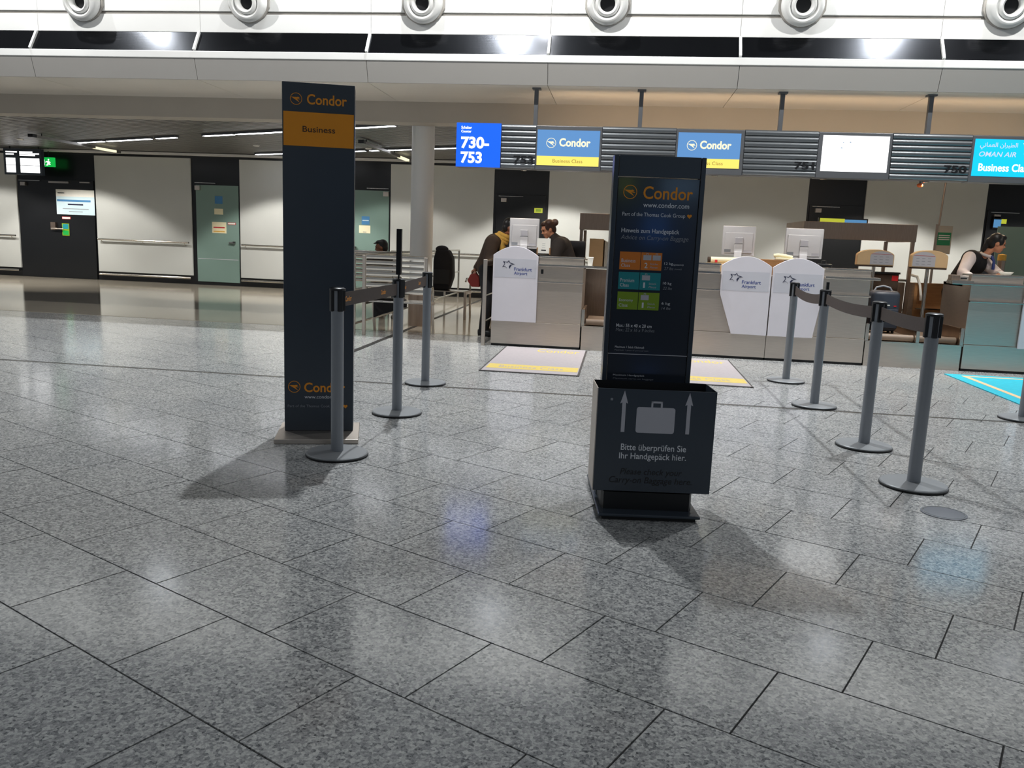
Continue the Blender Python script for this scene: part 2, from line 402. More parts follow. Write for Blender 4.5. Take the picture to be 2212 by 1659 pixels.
# ---- back wall with pale panels, doors, handrails
wall = struct(MB().box(XL, XR, 18.34, 18.6, 0, 3.2).build('wall_back', M['black_wall']), 'black back wall with pale grey panels')
PAN = [(XL, -14.17), (-12.18, -9.83), (-8.66, -6.22), (-5.14, -2.83), (-1.63, 1.06), (1.075, 3.78), (4.93, 7.28), (8.5, XR)]
for a, b in PAN:
    MB().box(a, b, 18.30, 18.345, 0.205, 2.85).build('wall_panel', M['panel'], wall, bevel=0.006)
    MB().cyl((a+0.03, 18.27, 0.145), (b-0.03, 18.27, 0.145), 0.025, seg=12).build('bumper_rail', M['chrome'], wall, smooth=40)
    if b < 3:
        h = MB().cyl((a+0.06, 18.22, 0.955), (b-0.04, 18.22, 0.955), 0.021, seg=12).build('handrail', M['chrome'], wall, smooth=40)
        n = max(2, int((b-a)/1.1)+1)
        for i in range(n):
            x = a+0.15 + (b-a-0.3)*i/(n-1)
            MB().tube([(x, 18.22, 0.94), (x, 18.24, 0.90), (x, 18.30, 0.885)], 0.008, 8).build('rail_bracket', M['chrome'], h, smooth=60)
MB().box(XL, XR, 18.10, 18.34, 2.905, 2.945).build('cornice_rail', M['white'], wall)
def dark_door(n, x0, x1, lab):
    d = struct(MB().box(x0+0.03, x1-0.03, 18.305, 18.345, 0.01, 2.28).build(f'door_{n}', M['black_wall'], bevel=0.004), lab)
    MB().box(x0+0.08, x0+0.62, 18.27, 18.305, 2.235, 2.245).build('closer_arm', M['chrome'], d)
    MB().box(x0+0.14, x0+0.26, 18.24, 18.305, 2.12, 2.20).build('door_closer', M['steel'], d, bevel=0.004)
    return d
def glass_door(n, x0, x1, lab, flip=False):
    d = struct(MB().box(x0, x1, 18.315, 18.345, 0.08, 2.27).build(f'door_{n}', M['glass_green'], bevel=0.003), lab)
    s = -1 if flip else 1; e = x1 if flip else x0
    MB().box(min(e, e+s*0.12), max(e, e+s*0.12), 18.26, 18.316, 2.15, 2.25).build('door_closer', M['steel'], d, bevel=0.004)
    MB().box(min(e, e+s*0.5), max(e, e+s*0.5), 18.27, 18.30, 2.305, 2.32).build('closer_arm', M['chrome'], d)
    MB().box(x0+0.02, x1-0.02, 18.31, 18.316, 0.60, 0.612).build('film_line', M['sticker'], d)
    hx = x0+0.1 if flip else x1-0.22
    MB().box(hx, hx+0.14, 18.25, 18.30, 0.985, 1.01).build('door_handle', M['chrome'], d, bevel=0.003)
    MB().box(hx+0.1, hx+0.14, 18.25, 18.32, 0.97, 1.03).build('handle_rose', M['chrome'], d)
    return d
d1 = dark_door(1, -14.17, -12.2, 'black double door under the hanging display and exit sign')
MB().box(-13.33, -12.83, 18.27, 18.306, 2.2, 2.24).build('closer_rail', M['steel'], d1)
MB().box(-12.55, -12.3, 18.27, 18.306, 2.22, 2.245).build('closer_rail', M['steel'], d1)
MB().box(-13.3, -12.98, 18.22, 18.25, 1.14, 1.165).build('door_handle', M['steel'], d1, bevel=0.004)
MB().box(-13.32, -13.2, 18.25, 18.306, 1.12, 1.30).build('lock_plate', M['steel_dark'], d1)
glass_door(2, -9.72, -8.70, 'frosted green glass door with cream notices')
glass_door(3, -6.16, -5.18, 'frosted green glass door behind the seated traveller', True)
dark_door(4, -2.80, -1.66, 'black door behind the two people at counter 753')
dark_door(5, 3.80, 4.92, 'black door behind the wide steel scanner hood')
dark_door(6, 7.30, 8.48, 'black door behind the agent in a dark waistcoat')

# ---- hall bulkhead over the counters: fascia, ledge, ribbed strip, white panels
bulk = struct(MB().prism([(10.30, 3.16), (10.20, 3.37), (10.20, 3.44), (10.36, 3.70), (10.40, 3.72), (10.40, 4.66), (10.9, 4.66), (10.9, 3.16)], XL, XR, 'yz').build('wall_bulkhead', M['joint']), 'white bulkhead with black ribbed strip above the check-in counters')
MOD = 2.19; X0M = -0.985
nrib = 24
prof = []
for i in range(nrib*2+1):
    s = i/(nrib*2); off = 0.0003 if i % 2 else 0.0
    prof.append((10.158 + s*0.155 + 0.85*off*1.0, 3.457 + s*0.256 - 0.526*off))
def strip_mesh(length):
    mb = MB(); n = len(prof)
    vs = [(0, y, z) for y, z in prof] + [(length, y, z) for y, z in prof]
    mb.add(vs, [(i, i+1, n+i+1, n+i) for i in range(n-1)])
    me = mb.mesh('louvre_panel'); me.materials.append(M['louvre']); return me
louv = strip_mesh(MOD)
fas = MB().prism([(10.23, 3.134), (10.155, 3.377), (10.175, 3.377), (10.25, 3.134)], 0.003, MOD-0.003, 'yz').mesh('fascia_panel'); fas.materials.append(M['fascia'])
low = MB().box(0.002, MOD-0.002, 10.325, 10.40, 3.715, 3.925).mesh('bulkhead_panel', bevel=0.004); low.materials.append(M['white'])
upp = MB().box(0.002, MOD-0.002, 10.325, 10.40, 3.962, 4.62).mesh('bulkhead_panel_tall', bevel=0.004); upp.materials.append(M['white'])
sof = MB().box(0.004, MOD-0.004, 10.235, 11.60, 3.134, 3.16).mesh('soffit_panel'); sof.materials.append(M['soffit'])
soffit = struct(MB().box(XL, XR, 10.3, 11.7, 3.16, 3.3).build('ceiling_soffit', M['joint']), 'horizontal soffit of pale metal panels above the counters')
div = MB().bar((0, 10.155, 3.466), (0, 10.300, 3.706), 0.045, 0.03, (1, 0, 0)).mesh('strip_divider', bevel=0.003); div.materials.append(M['white'])
for k in range(-7, 6):
    x = X0M + MOD*k
    for nm, me, par in (('louvre_panel', louv, bulk), ('fascia_panel', fas, bulk), ('bulkhead_panel', low, bulk), ('bulkhead_panel', upp, bulk), ('strip_divider', div, bulk), ('soffit_panel', sof, soffit)):
        o = bpy.data.objects.new(nm, me); COL.objects.link(o); o.location = (x, 0, 0); o.parent = par
MB().box(XL, XR, 10.145, 10.20, 3.375, 3.458).build('ledge', M['white'], bulk, bevel=0.006)
MB().box(XL, XR, 10.345, 10.40, 3.92, 3.97).build('groove', M['coat'], bulk)
struct(MB().box(XL, XR, 11.60, 11.95, 2.86, 3.4).build('ceiling_beam', M['beam']), 'long grey beam at the edge of the low ceiling')

# ---- low slatted ceiling
ceil = struct(MB().box(XL, XR, 11.95, 18.6, 3.02, 3.3).build('ceiling', M['ceil_dark']), 'low ceiling of grey diagonal metal slats')
dvx, dvy = math.cos(math.radians(-26)), math.sin(math.radians(-26)); nvx, nvy = -dvy, dvx
mb = MB()
def clip(px, py):
    ts = []
    t0, t1 = -1e9, 1e9
    for p, d, lo, hi in ((px, dvx, XL, XR), (py, dvy, 11.95, 18.34)):
        a, b = (lo-p)/d, (hi-p)/d
        t0, t1 = max(t0, min(a, b)), min(t1, max(a, b))
    return (t0, t1) if t1 - t0 > 0.1 else None
for i in range(-140, 260):
    off = i*0.115
    px, py = nvx*off, nvy*off
    c = clip(px, py)
    if not c: continue
    mb.bar((px+dvx*c[0], py+dvy*c[0], 2.975), (px+dvx*c[1], py+dvy*c[1], 2.975), 0.085, 0.03)
o = mb.build('ceiling_slats', M['slat'], ceil); o['kind'] = 'stuff'

# ---- column
col_o = struct(MB().lathe([(0.165, 0.0), (0.165, 2.99)], (-2.93, 12.12, 0), 40).build('column', M['white'], smooth=40), 'round pale column under the beam')
MB().lathe([(0.178, 0.0), (0.178, 0.46), (0.165, 0.47)], (-2.93, 12.12, 0), 40).build('column_cladding', M['steel_dark'], col_o, smooth=40)

# ================================================================== CEILING FITTINGS
# linear lamps in three diagonal lines
def linear_line(x0, y0, xs, lab, grp):
    for a, b in xs:
        ya, yb = y0-0.488*(a-x0), y0-0.488*(b-x0)
        r = thing('linear_lamp', lab, 'ceiling lamp', ((a+b)/2, (ya+yb)/2, 2.92), math.radians(-26), grp)
        L = math.hypot(b-a, yb-ya)
        MB().box(-L/2, L/2, -0.05, 0.05, 0.0, 0.035).build('housing', M['sign_frame'], r)
        MB().box(-L/2+0.02, L/2-0.02, -0.035, 0.035, -0.006, 0.002).build('diffuser', M['lamp_white'], r)
linear_line(-5.66, 13.57, [(-11.5, -10.3), (-10.2, -8.9), (-8.75, -8.2), (-7.5, -6.75), (-6.7, -5.55), (-5.5, -4.4), (-4.3, -3.45)], 'slim white linear lamp on the slats over the walkway behind the tall sign pillar', 'linear lamps over the walkway')
linear_line(-3.05, 15.32, [(-8.0, -7.2), (-7.1, -6.1), (-5.75, -5.1), (-5.0, -3.95), (-3.6, -2.9), (-2.8, -1.75), (-1.65, -.6), (-.5, .5), (.6, 1.6)], 'slim white linear lamp on the slats near the back wall by the column', 'linear lamps by the column')
linear_line(4.25, 14.03, [(-1.5, -.45), (-.35, .7), (.8, 1.85), (1.95, 3.0), (3.1, 4.15), (4.25, 5.3), (5.4, 6.4)], 'slim white linear lamp on the slats above counters 751 and 750', 'linear lamps over the counters')
# thin rails running back under the slats
for x, y0, y1, lb in ((-4.58, 14.5, 17.75, 'thin dark ceiling rail with a painted glowing highlight near the column'), (-11.1, 14.9, 17.6, 'thin dark ceiling rail with a painted glowing highlight beside the long lamp line')):
    r = thing('lamp_track', lb, 'ceiling rail', (x, y0, 2.86))
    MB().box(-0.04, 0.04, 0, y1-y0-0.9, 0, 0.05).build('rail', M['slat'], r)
    MB().box(-0.03, 0.03, y1-y0-0.9, y1-y0-0.15, -0.005, 0.04).build('painted_glint', M['scr_cream'], r)  # glow painted in for a reflected highlight on the rail
    MB().box(-0.035, 0.035, y1-y0-0.15, y1-y0, -0.01, 0.05).build('end_cap', M['slat'], r)
    MB().box(-0.05, 0.05, -0.12, 0.0, 0.0, 0.06).build('end_box', M['black_plastic'], r)
    for yy in (0.2, y1-y0-1.2): MB().cyl((0, yy, 0.05), (0, yy, 0.12), 0.008, seg=8).build('hanger', M['black_plastic'], r)
# warm downlights behind the counters
for x in (-1.56, -0.17, 1.82, 2.39, 3.15, 4.33, 5.67):
    r = thing('downlight', 'small round warm downlight in the ceiling behind the sign boards', 'downlight', (x, 12.8, 2.95), 0, 'warm downlights behind the counters')
    MB().lathe([(0.05, 0.0), (0.075, -0.004), (0.08, 0.01), (0.08, 0.03)], seg=24).build('trim_ring', M['white'], r, smooth=40)
    MB().lathe([(0.0001, 0.004), (0.05, 0.004)], seg=24).build('diffuser', M['lamp_warm'], r)
    lamp('downlight_beam', 'SPOT', (x, 12.8, 2.93), 55, WARM, 0.05, (x, 12.2, 0), 110, 0.6)
# scallop spots washing the back wall panels
for x, pw in ((-14.6, 330), (-12.4, 480), (-7.3, 480), (-5.0, 260), (-1.5, 520), (2.6, 120), (5.1, 520), (8.3, 330)):
    r = thing('wall_washer', 'small recessed spot washing the pale back wall panels', 'spotlight', (x, 16.2, 2.94), 0, 'wall washers along the back wall')
    MB().lathe([(0.0001, 0.0), (0.05, 0.0), (0.07, 0.012), (0.07, 0.03)], seg=20).build('ring', M['white'], r, smooth=40)
    lamp('wall_wash_beam', 'SPOT', (x, 16.2, 2.92), pw, (1, 0.96, 0.90), 0.10, (x, 16.98, 0.0), 110, 0.25)
for x in (-1.25, 0.1, 1.05, 2.3, 3.45, 4.6):
    r = thing('sign_spot', 'small round spot under the row of sign boards', 'spotlight', (x, 10.42, 2.165), 0, 'spots under the sign boards')
    MB().lathe([(0.0001, -0.006), (0.03, -0.006), (0.04, 0.0), (0.04, 0.011), (0.0001, 0.011)], seg=20).build('ring', M['chrome'], r, smooth=40)
    lamp('sign_spot_beam', 'SPOT', (x, 10.42, 2.15), 26, (1, 0.93, 0.85), 0.03, (x, 10.46, 0.0), 130, 0.5)
# added warm fill without a fixture, tints soffit and beam behind the signs
lamp('sign_uplight', 'AREA', (2.2, 10.62, 2.74), 14, WARM, size=(6.4, 0.06), target=(2.2, 11.5, 3.1))

# air nozzles on the bulkhead
nz = thing('air_nozzle', 'round white jet nozzle on the bulkhead above the ribbed strip', 'air vent', (0, 0, 0), 0, 'jet nozzles along the bulkhead')
MB().prism([(0.27*math.cos(a)*(1 if i % 2 else 0.97), 0.25*math.sin(a)) for i, a in enumerate([2*PI*k/24 for k in range(24)])], -0.035, 0.0, 'xz').build('mounting_plate', M['coat'], nz, bevel=0.006)
bell = MB().lathe([(0.235, 0.0), (0.238, -0.06), (0.222, -0.12), (0.196, -0.15), (0.172, -0.155), (0.150, -0.135), (0.140, -0.10), (0.150, -0.085), (0.152, -0.10), (0.132, -0.15), (0.112, -0.165), (0.092, -0.15), (0.086, -0.10), (0.084, 0.02)], seg=40, axis='y').build('bell_mouth', M['white'], nz, smooth=50)
thr = MB().lathe([(0.0001, -0.07), (0.088, -0.07)], seg=30, axis='y').build('throat', M['anthracite_dark'], nz)
for o in (bell, thr): o.rotation_euler = (math.radians(14), 0, 0)
NZL = ['over the walkway end with the exit sign', 'nearest the tall sign pillar', 'nearest the bright blue range display', 'above the dark info stand', 'above the blank white screen', 'above the cyan airline screen']
for i, x in enumerate([-6.90, -4.71, -2.52, -0.33, 1.86, 4.05]):
    o = nz if i == 0 else copy_tree(nz)
    o.location = (x, 10.326, 4.07); o['label'] = 'round white jet nozzle on the bulkhead '+NZL[i]

# ================================================================== SIGN BOARDS OVER THE COUNTERS
SY = 10.30
slat_me = MB().prism([(0.0, -0.031), (-0.012, -0.026), (-0.021, -0.008), (-0.018, 0.014), (-0.006, 0.028), (0.0, 0.031)], 0, 1, 'yz').mesh('slat', smooth=50)
slat_me.materials.append(M['sign_slat'])
def ribbed(x0, x1, lab, number=None, nx=None):
    r = thing('ribbed_sign_panel', lab, 'sign panel', (x0, SY, 2.176))
    w = x1-x0
    MB().box(0, w, 0.0, 0.22, 0, 0.515).build('backing', M['sign_frame'], r)
    for i in range(8):
        o = bpy.data.objects.new('slat', slat_me); COL.objects.link(o); o.parent = r
        o.location = (0.004, 0.0, 0.034+0.0638*i); o.scale = (w-0.008, 1, 1)
    if number:
        t = txt(number, nx[0]-x0, nx[2]-2.176, nx[1]-nx[0], 0.09, M['dark_text'], r, y=-0.0275, bold=0.025)
        t.name = 'number'
    return r
ribbed(-1.522, -1.10, 'ribbed grey sign panel numbered 753 beside the bright blue range display', '753', (-1.364, -1.122, 2.232))
ribbed(-0.31, 0.56, 'ribbed grey sign panel between the two blue business class screens')
ribbed(1.347, 2.18, 'ribbed grey sign panel numbered 751 against the blank white screen', '751', (1.93, 2.156, 2.252))
ribbed(2.996, 3.855, 'ribbed grey sign panel numbered 750 against the cyan airline screen', '750', (3.58, 3.826, 2.259))
ribbed(4.645, 5.5, 'ribbed grey sign panel beyond the cyan airline screen')
def screen_unit(x0, x1, sx0, sx1, sz0, sz1, lab, m_scr):
    r = thing('display_screen', lab, 'screen', (x0, SY-0.012, 2.17))
    MB().box(0, x1-x0, 0, 0.2, 0, 0.515).build('frame', M['sign_frame'], r, bevel=0.006)
    MB().box(sx0-x0, sx1-x0, -0.004, 0.002, sz0-2.17, sz1-2.17).build('screen', m_scr, r)
    return r
for i, (x0, x1, sx0, sx1, z0, z1, lab) in enumerate((( -1.10, -0.31, -1.083, -0.336, 2.222, 2.636, 'blue and yellow business class screen next to counter number 753'), (0.56, 1.347, 0.584, 1.305, 2.244, 2.643, 'blue and yellow business class screen half hidden by the dark info stand'))):
    r = screen_unit(x0, x1, sx0, sx1, z0, z1, lab, M['scr_sky'])
    w, h = sx1-sx0, z1-z0; ox, oz = sx0-x0, z0-2.17
    MB().box(ox, ox+w, -0.006, -0.003, oz, oz+h*0.265).build('yellow_band', M['scr_yellow'], r)
    emblem(ox+w*0.225, oz+h*0.635, 0.058, M['scr_cream'], r, -0.0065)
    txt('Condor', ox+w*0.355, oz+h*0.54, w*0.50, h*0.235, M['scr_cream'], r, y=-0.0065, bold=0.03)
    txt('Business Class', ox+w*0.26, oz+h*0.085, w*0.48, h*0.10, M['scr_ochre'], r, y=-0.0075)
r = screen_unit(2.18, 2.996, 2.228, 2.962, 2.247, 2.648, 'blank bright white screen beside counter number 751', M['scr_white'])
for x, z, w in ((0.34, 0.40, 0.03), (0.27, 0.395, 0.014), (0.245, 0.335, 0.035)):
    MB().prism([(x, z), (x+w, z), (x+w*0.4, z+0.012)], -0.006, -0.0045, 'xz').build('mark', M['blue_print'], r)
r = screen_unit(3.855, 4.645, 3.885, 4.625, 2.24, 2.647, 'cyan airline screen beside counter number 750', M['scr_cyan'])
ar = ''.join(reversed('\uFE8D\uFEDF\uFEC4\uFEF4\uFEAE\uFE8D\uFEE5 \uFE8D\uFEDF\uFECC\uFEE4\uFE8E\uFEE7\uFEF2'))
txt(ar, 0.085, 0.365, 0.40, 0.075, M['scr_lilac'], r, y=-0.0065, bold=0.01)
txt('OMAN AIR', 0.085, 0.285, 0.395, 0.055, M['scr_lilac'], r, y=-0.0065, bold=0.012, shear=0.2)
txt('Business Class', 0.095, 0.125, 0.56, 0.085, M['scr_text'], r, y=-0.0065, bold=0.02)
mbk = MB()
for a0, sx, sz, dx in ((0, 0.05, 0.12, 0.0), (1, 0.04, 0.10, 0.05), (2, 0.03, 0.08, 0.09)):
    pts = []
    for i in range(13): pts.append((0.57+dx+sx*math.sin(PI*i/12)*0.6 - 0.02*i/12, 0.32+sz*i/12))
    for i in range(12, -1, -1): pts.append((0.56+dx+sx*math.sin(PI*i/12)*0.2 - 0.02*i/12, 0.32+sz*i/12))
    mbk.prism(pts, -0.0068, -0.0062, 'xz')
mbk.build('curved_emblem', M['scr_text'], r)
r = thing('counter_range_display', 'bright blue display reading 730-753 at the end of the sign row', 'screen', (-2.068, SY-0.05, 2.176))
MB().box(0, 0.545, 0.004, 0.25, 0, 0.516).build('housing', M['sign_frame'], r)
MB().box(0, 0.545, 0, 0.005, 0, 0.516).build('screen', M['scr_blue'], r)
txt('Schalter', 0.058, 0.445, 0.13, 0.033, M['scr_text'], r, y=-0.001, bold=0.02)
txt('Counter', 0.058, 0.402, 0.125, 0.03, M['scr_text'], r, y=-0.001, bold=0.02)
txt('730-', 0.058, 0.215, 0.345, 0.14, M['scr_text'], r, y=-0.001, bold=0.035)
txt('753', 0.058, 0.042, 0.262, 0.138, M['scr_text'], r, y=-0.001, bold=0.035)
for x, hl in ((-1.13, 'beside the panel numbered 753'), (0.126, 'between the two blue business class screens'), (1.754, 'over the panel numbered 751'), (3.40, 'over the panel numbered 750'), (5.02, 'beyond the cyan airline screen')):
    p = thing('sign_hanger', 'slim grey post hanging a sign board '+hl, 'post', (x, 10.42, 2.69), 0, 'hanger posts above the sign boards')
    MB().box(-0.024, 0.024, -0.03, 0.03, 0.002, 0.43).build('post', M['sign_frame'], p, bevel=0.003)
    MB().box(-0.05, 0.05, -0.05, 0.05, 0.425, 0.446).build('ceiling_plate', M['sign_frame'], p)
o = thing('orange_knob', 'small orange drop-shaped lamp under the 750 sign panel', 'lamp', (3.40, 10.45, 2.13))
MB().ell((0, 0, 0), (0.035, 0.03, 0.025)).build('lens', mat('orange_plastic', rgb(235, 110, 50), 0.35, noise=0.05), o, smooth=60)
MB().cyl((0, 0, 0.015), (0, 0, 0.05), 0.012).build('socket', M['sign_frame'], o)

# ================================================================== FREE-STANDING SIGNS
# ---- tall banner pillar
t = thing('banner_pillar', 'tall anthracite sign pillar with an ochre Business band on a steel foot', 'sign', (-1.92, 5.15, 0), math.radians(16.6))
MB().box(-0.213, 0.228, 0.0, 0.17, 0.03, 2.228).build('body', M['anthracite'], t, bevel=0.004)
MB().box(-0.205, 0.222, -0.003, 0.001, 1.849, 2.053).build('ochre_band', M['ochre'], t)
MB().box(-0.255, 0.268, -0.24, 0.26, 0.0, 0.03).build('foot_plate', M['steel'], t, bevel=0.003)
MB().box(-0.235, 0.25, -0.22, 0.24, -0.0, 0.006).build('rubber_underlay', M['rubber'], t)
emblem(-0.128, 2.129, 0.036, M['ochre_text'], t, -0.0012)
txt('Condor', -0.063, 2.100, 0.242, 0.062, M['ochre_text'], t, y=-0.0012, bold=0.018)
txt('Business', -0.09, 1.934, 0.198, 0.036, M['brown_text'], t, y=-0.0042, bold=0.008)
emblem(-0.150, 0.325, 0.039, M['ochre_text'], t, -0.0012)
txt('Condor', -0.087, 0.290, 0.262, 0.064, M['ochre_text'], t, y=-0.0012, bold=0.02)
txt('www.condor.com', -0.085, 0.248, 0.235, 0.022, M['pale_text'], t, y=-0.0012)
txt('Part of the Thomas Cook Group', -0.192, 0.184, 0.345, 0.022, M['grey_text'], t, y=-0.0012)
heart(0.178, 0.196, 0.014, M['ochre_text'], t, -0.0012)
# ---- info stand with baggage gauge
t = thing('baggage_gauge_stand', 'dark info stand with glossy print panel and open baggage gauge box', 'info stand', (0.18, 4.24, 0), math.radians(7))
MB().box(-0.255, 0.242, -0.315, 0.37, 0.018, 0.032).build('foot_plate', M['anthracite'], t, bevel=0.004)
MB().box(-0.235, 0.222, -0.30, 0.35, 0.0, 0.018).build('foot_rim', M['rubber'], t)
MB().prism([(-0.225, -0.235), (0.20, -0.235), (0.225, -0.16), (0.225, 0.06), (-0.235, 0.06), (-0.235, -0.19)], 0.03, 0.12, 'xy').build('pedestal', M['anthracite_dark'], t)
MB().box(-0.241, -0.2185, 0.002, 0.085, 0.03, 1.757).build('edge_profile', M['anthracite'], t, bevel=0.003)
MB().box(0.1865, 0.209, 0.002, 0.085, 0.03, 1.757).build('edge_profile', M['anthracite'], t, bevel=0.003)
MB().box(-0.2165, 0.1845, 0.006, 0.08, 1.656, 1.757).build('header_panel', M['anthracite'], t, bevel=0.002)
MB().box(-0.2165, 0.1845, 0.008, 0.08, 0.12, 1.652).build('print_panel', M['anthracite_gloss'], t, bevel=0.002)
P = t; Yp = 0.007
emblem(-0.155, 1.581, 0.034, M['ochre_text'], P, Yp)
txt('Condor', -0.090, 1.550, 0.244, 0.062, M['ochre_text'], P, y=Yp, bold=0.012)
txt('www.condor.com', -0.087, 1.510, 0.227, 0.024, M['pale_text'], P, y=Yp, bold=0.006)
txt('Part of the Thomas Cook Group', -0.187, 1.460, 0.311, 0.024, M['pale_text'], P, y=Yp)
heart(0.145, 1.474, 0.012, M['ochre_text'], P, Yp)
txt('Hinweis zum Handgepäck', -0.187, 1.378, 0.288, 0.028, M['pale_text'], P, y=Yp, bold=0.006)
txt('Advice on Carry-on Baggage', -0.188, 1.345, 0.337, 0.028, M['grey_text'], P, y=Yp, shear=0.22)
def icon(x, z, s, parent):
    o = MB().box(x-s/2, x+s/2, Yp-0.0026, Yp-0.002, z, z+s*0.62).build('case_icon', M['sticker'], parent)
    mb = MB()
    for a, b, c, d in ((-0.14, -0.08, 0.66, 0.78), (0.08, 0.14, 0.66, 0.78), (-0.14, 0.14, 0.78, 0.84)): mb.box(x+a*s, x+b*s, Yp-0.0026, Yp-0.002, z+c*s, z+d*s)
    mb.build('case_handle_icon', M['sticker'], o)
for zt, zb, mt, cls, num, unit, w1, w2 in ((1.290, 1.202, 'orange_box', 'Business', '2', ('Stücke', 'Pieces'), '12 kg', '27 lbs'), (1.190, 1.104, 'teal_box', 'Premium', '1', ('Stück', 'Piece'), '10 kg', '22 lbs'), (1.091, 1.003, 'green_box', 'Economy', '1', ('Stück', 'Piece'), '6 kg', '14 lbs')):
    a = MB().box(-0.187, -0.0835, Yp-0.0018, Yp+0.002, zb, zt).build('class_field', M[mt], t)
    b = MB().box(-0.0805, 0.0235, Yp-0.0018, Yp+0.002, zb, zt).build('piece_field', M[mt], t)
    yy = Yp-0.0024
    txt(cls, -0.178, zb+0.036, 0.070, 0.018, M['pale_text'], a, y=yy)
    txt('Class', -0.178, zb+0.013, 0.044, 0.016, M['pale_text'], a, y=yy)
    txt(num, -0.062, zb+0.010, 0.016 if num == '2' else 0.009, 0.027, M['pale_text'], b, y=yy, bold=0.012)
    txt(unit[0], -0.034, zb+0.027, 0.038, 0.010, M['sticker'], b, y=yy)
    txt(unit[1], -0.034, zb+0.010, 0.038, 0.010, M['sticker'], b, y=yy, shear=0.2)
    for ix in ((-0.050, -0.003) if num == '2' else (-0.050,)): icon(ix, zt-0.038, 0.040, b)
    txt(w1, 0.037, zb+0.027, 0.043, 0.016, M['pale_text'], t, y=Yp)
    txt(w2, 0.038, zb+0.005, 0.046, 0.014, M['grey_text'], t, y=Yp, shear=0.2)
    if num == '2':
        txt('(gesamt)', 0.083, zb+0.027, 0.05, 0.010, M['pale_text'], t, y=Yp)
        txt('(total)', 0.09, zb+0.005, 0.036, 0.010, M['grey_text'], t, y=Yp, shear=0.2)
txt('Max.: 55 x 40 x 20 cm', -0.184, 0.913, 0.179, 0.017, M['pale_text'], P, y=Yp, bold=0.006)
txt('Max.: 22 x 16 x 9 inches', -0.185, 0.891, 0.196, 0.017, M['grey_text'], P, y=Yp, shear=0.2)
txt('Maximum 1 Stück Kleinmaß', -0.184, 0.806, 0.148, 0.011, M['pale_text'], P, y=Yp)
txt('Maximum 1 piece of personal item', -0.185, 0.789, 0.172, 0.010, M['grey_text'], P, y=Yp)
MB().box(-0.2165, 0.1845, Yp-0.001, Yp+0.002, 0.775, 0.7775).build('divider_line', M['pale_text'], P)
txt('Maximum Handgepäck', -0.185, 0.660, 0.16, 0.011, M['pale_text'], P, y=Yp)
txt('Maximum carry-on baggage', -0.184, 0.643, 0.206, 0.010, M['grey_text'], P, y=Yp)
bx = MB()
bx.box(-0.281, 0.290, -0.242, -0.238, 0.127, 0.639)
bo = bx.build('gauge_front', M['anthracite'], t, bevel=0.0015)
MB().box(-0.285, -0.281, -0.24, 0.0, 0.127, 0.639).build('gauge_side', M['steel'], t)
MB().box(0.290, 0.294, -0.24, 0.0, 0.127, 0.639).build('gauge_side', M['anthracite'], t)
MB().box(-0.281, 0.290, -0.004, 0.0, 0.127, 0.639).build('gauge_back', M['anthracite_dark'], t)
MB().box(-0.281, 0.290, -0.238, -0.004, 0.127, 0.135).build('gauge_floor', M['anthracite_dark'], t)
MB().box(-0.279, 0.288, -0.2375, -0.236, 0.136, 0.638).build('gauge_lining', M['anthracite_dark'], t)
Yb = -0.2428
def arrow(x):
    MB().prism([(x-0.009, 0.426), (x+0.009, 0.426), (x+0.009, 0.572), (x+0.019, 0.567), (x, 0.631), (x-0.019, 0.567), (x-0.009, 0.572)], Yb, Yb+0.001, 'xz').build('arrow_mark', M['sticker'], bo)
arrow(-0.153); arrow(0.162)
cs = []
for cx, cz, a0 in ((0.085, 0.541, 0), (-0.078, 0.541, 90), (-0.078, 0.437, 180), (0.085, 0.437, 270)):
    for i in range(5):
        a = math.radians(a0+22.5*i); cs.append((cx+0.012*math.cos(a), cz+0.012*math.sin(a)))
ci = MB().prism(cs, Yb, Yb+0.001, 'xz').build('case_mark', M['sticker'], bo)
mb = MB().box(-0.021, -0.012, Yb, Yb+0.001, 0.552, 0.583).box(0.025, 0.034, Yb, Yb+0.001, 0.552, 0.583).box(-0.021, 0.034, Yb, Yb+0.001, 0.574, 0.583)
mb.build('case_handle_mark', M['sticker'], bo)
txt('Bitte überprüfen Sie', -0.156, 0.326, 0.319, 0.042, M['pale_text'], bo, y=Yb, bold=0.008)
txt('Ihr Handgepäck hier.', -0.162, 0.283, 0.328, 0.040, M['pale_text'], bo, y=Yb, bold=0.008)
txt('Please check your', -0.152, 0.204, 0.304, 0.040, M['dark_text'], bo, y=Yb, bold=0.004, shear=0.22)
txt('Carry-on Baggage here.', -0.204, 0.160, 0.407, 0.042, M['dark_text'], bo, y=Yb, bold=0.004, shear=0.22)
MB().box(-0.220, -0.208, Yb, Yb+0.001, 0.580, 0.592).build('small_sticker', M['grey_text'], bo)

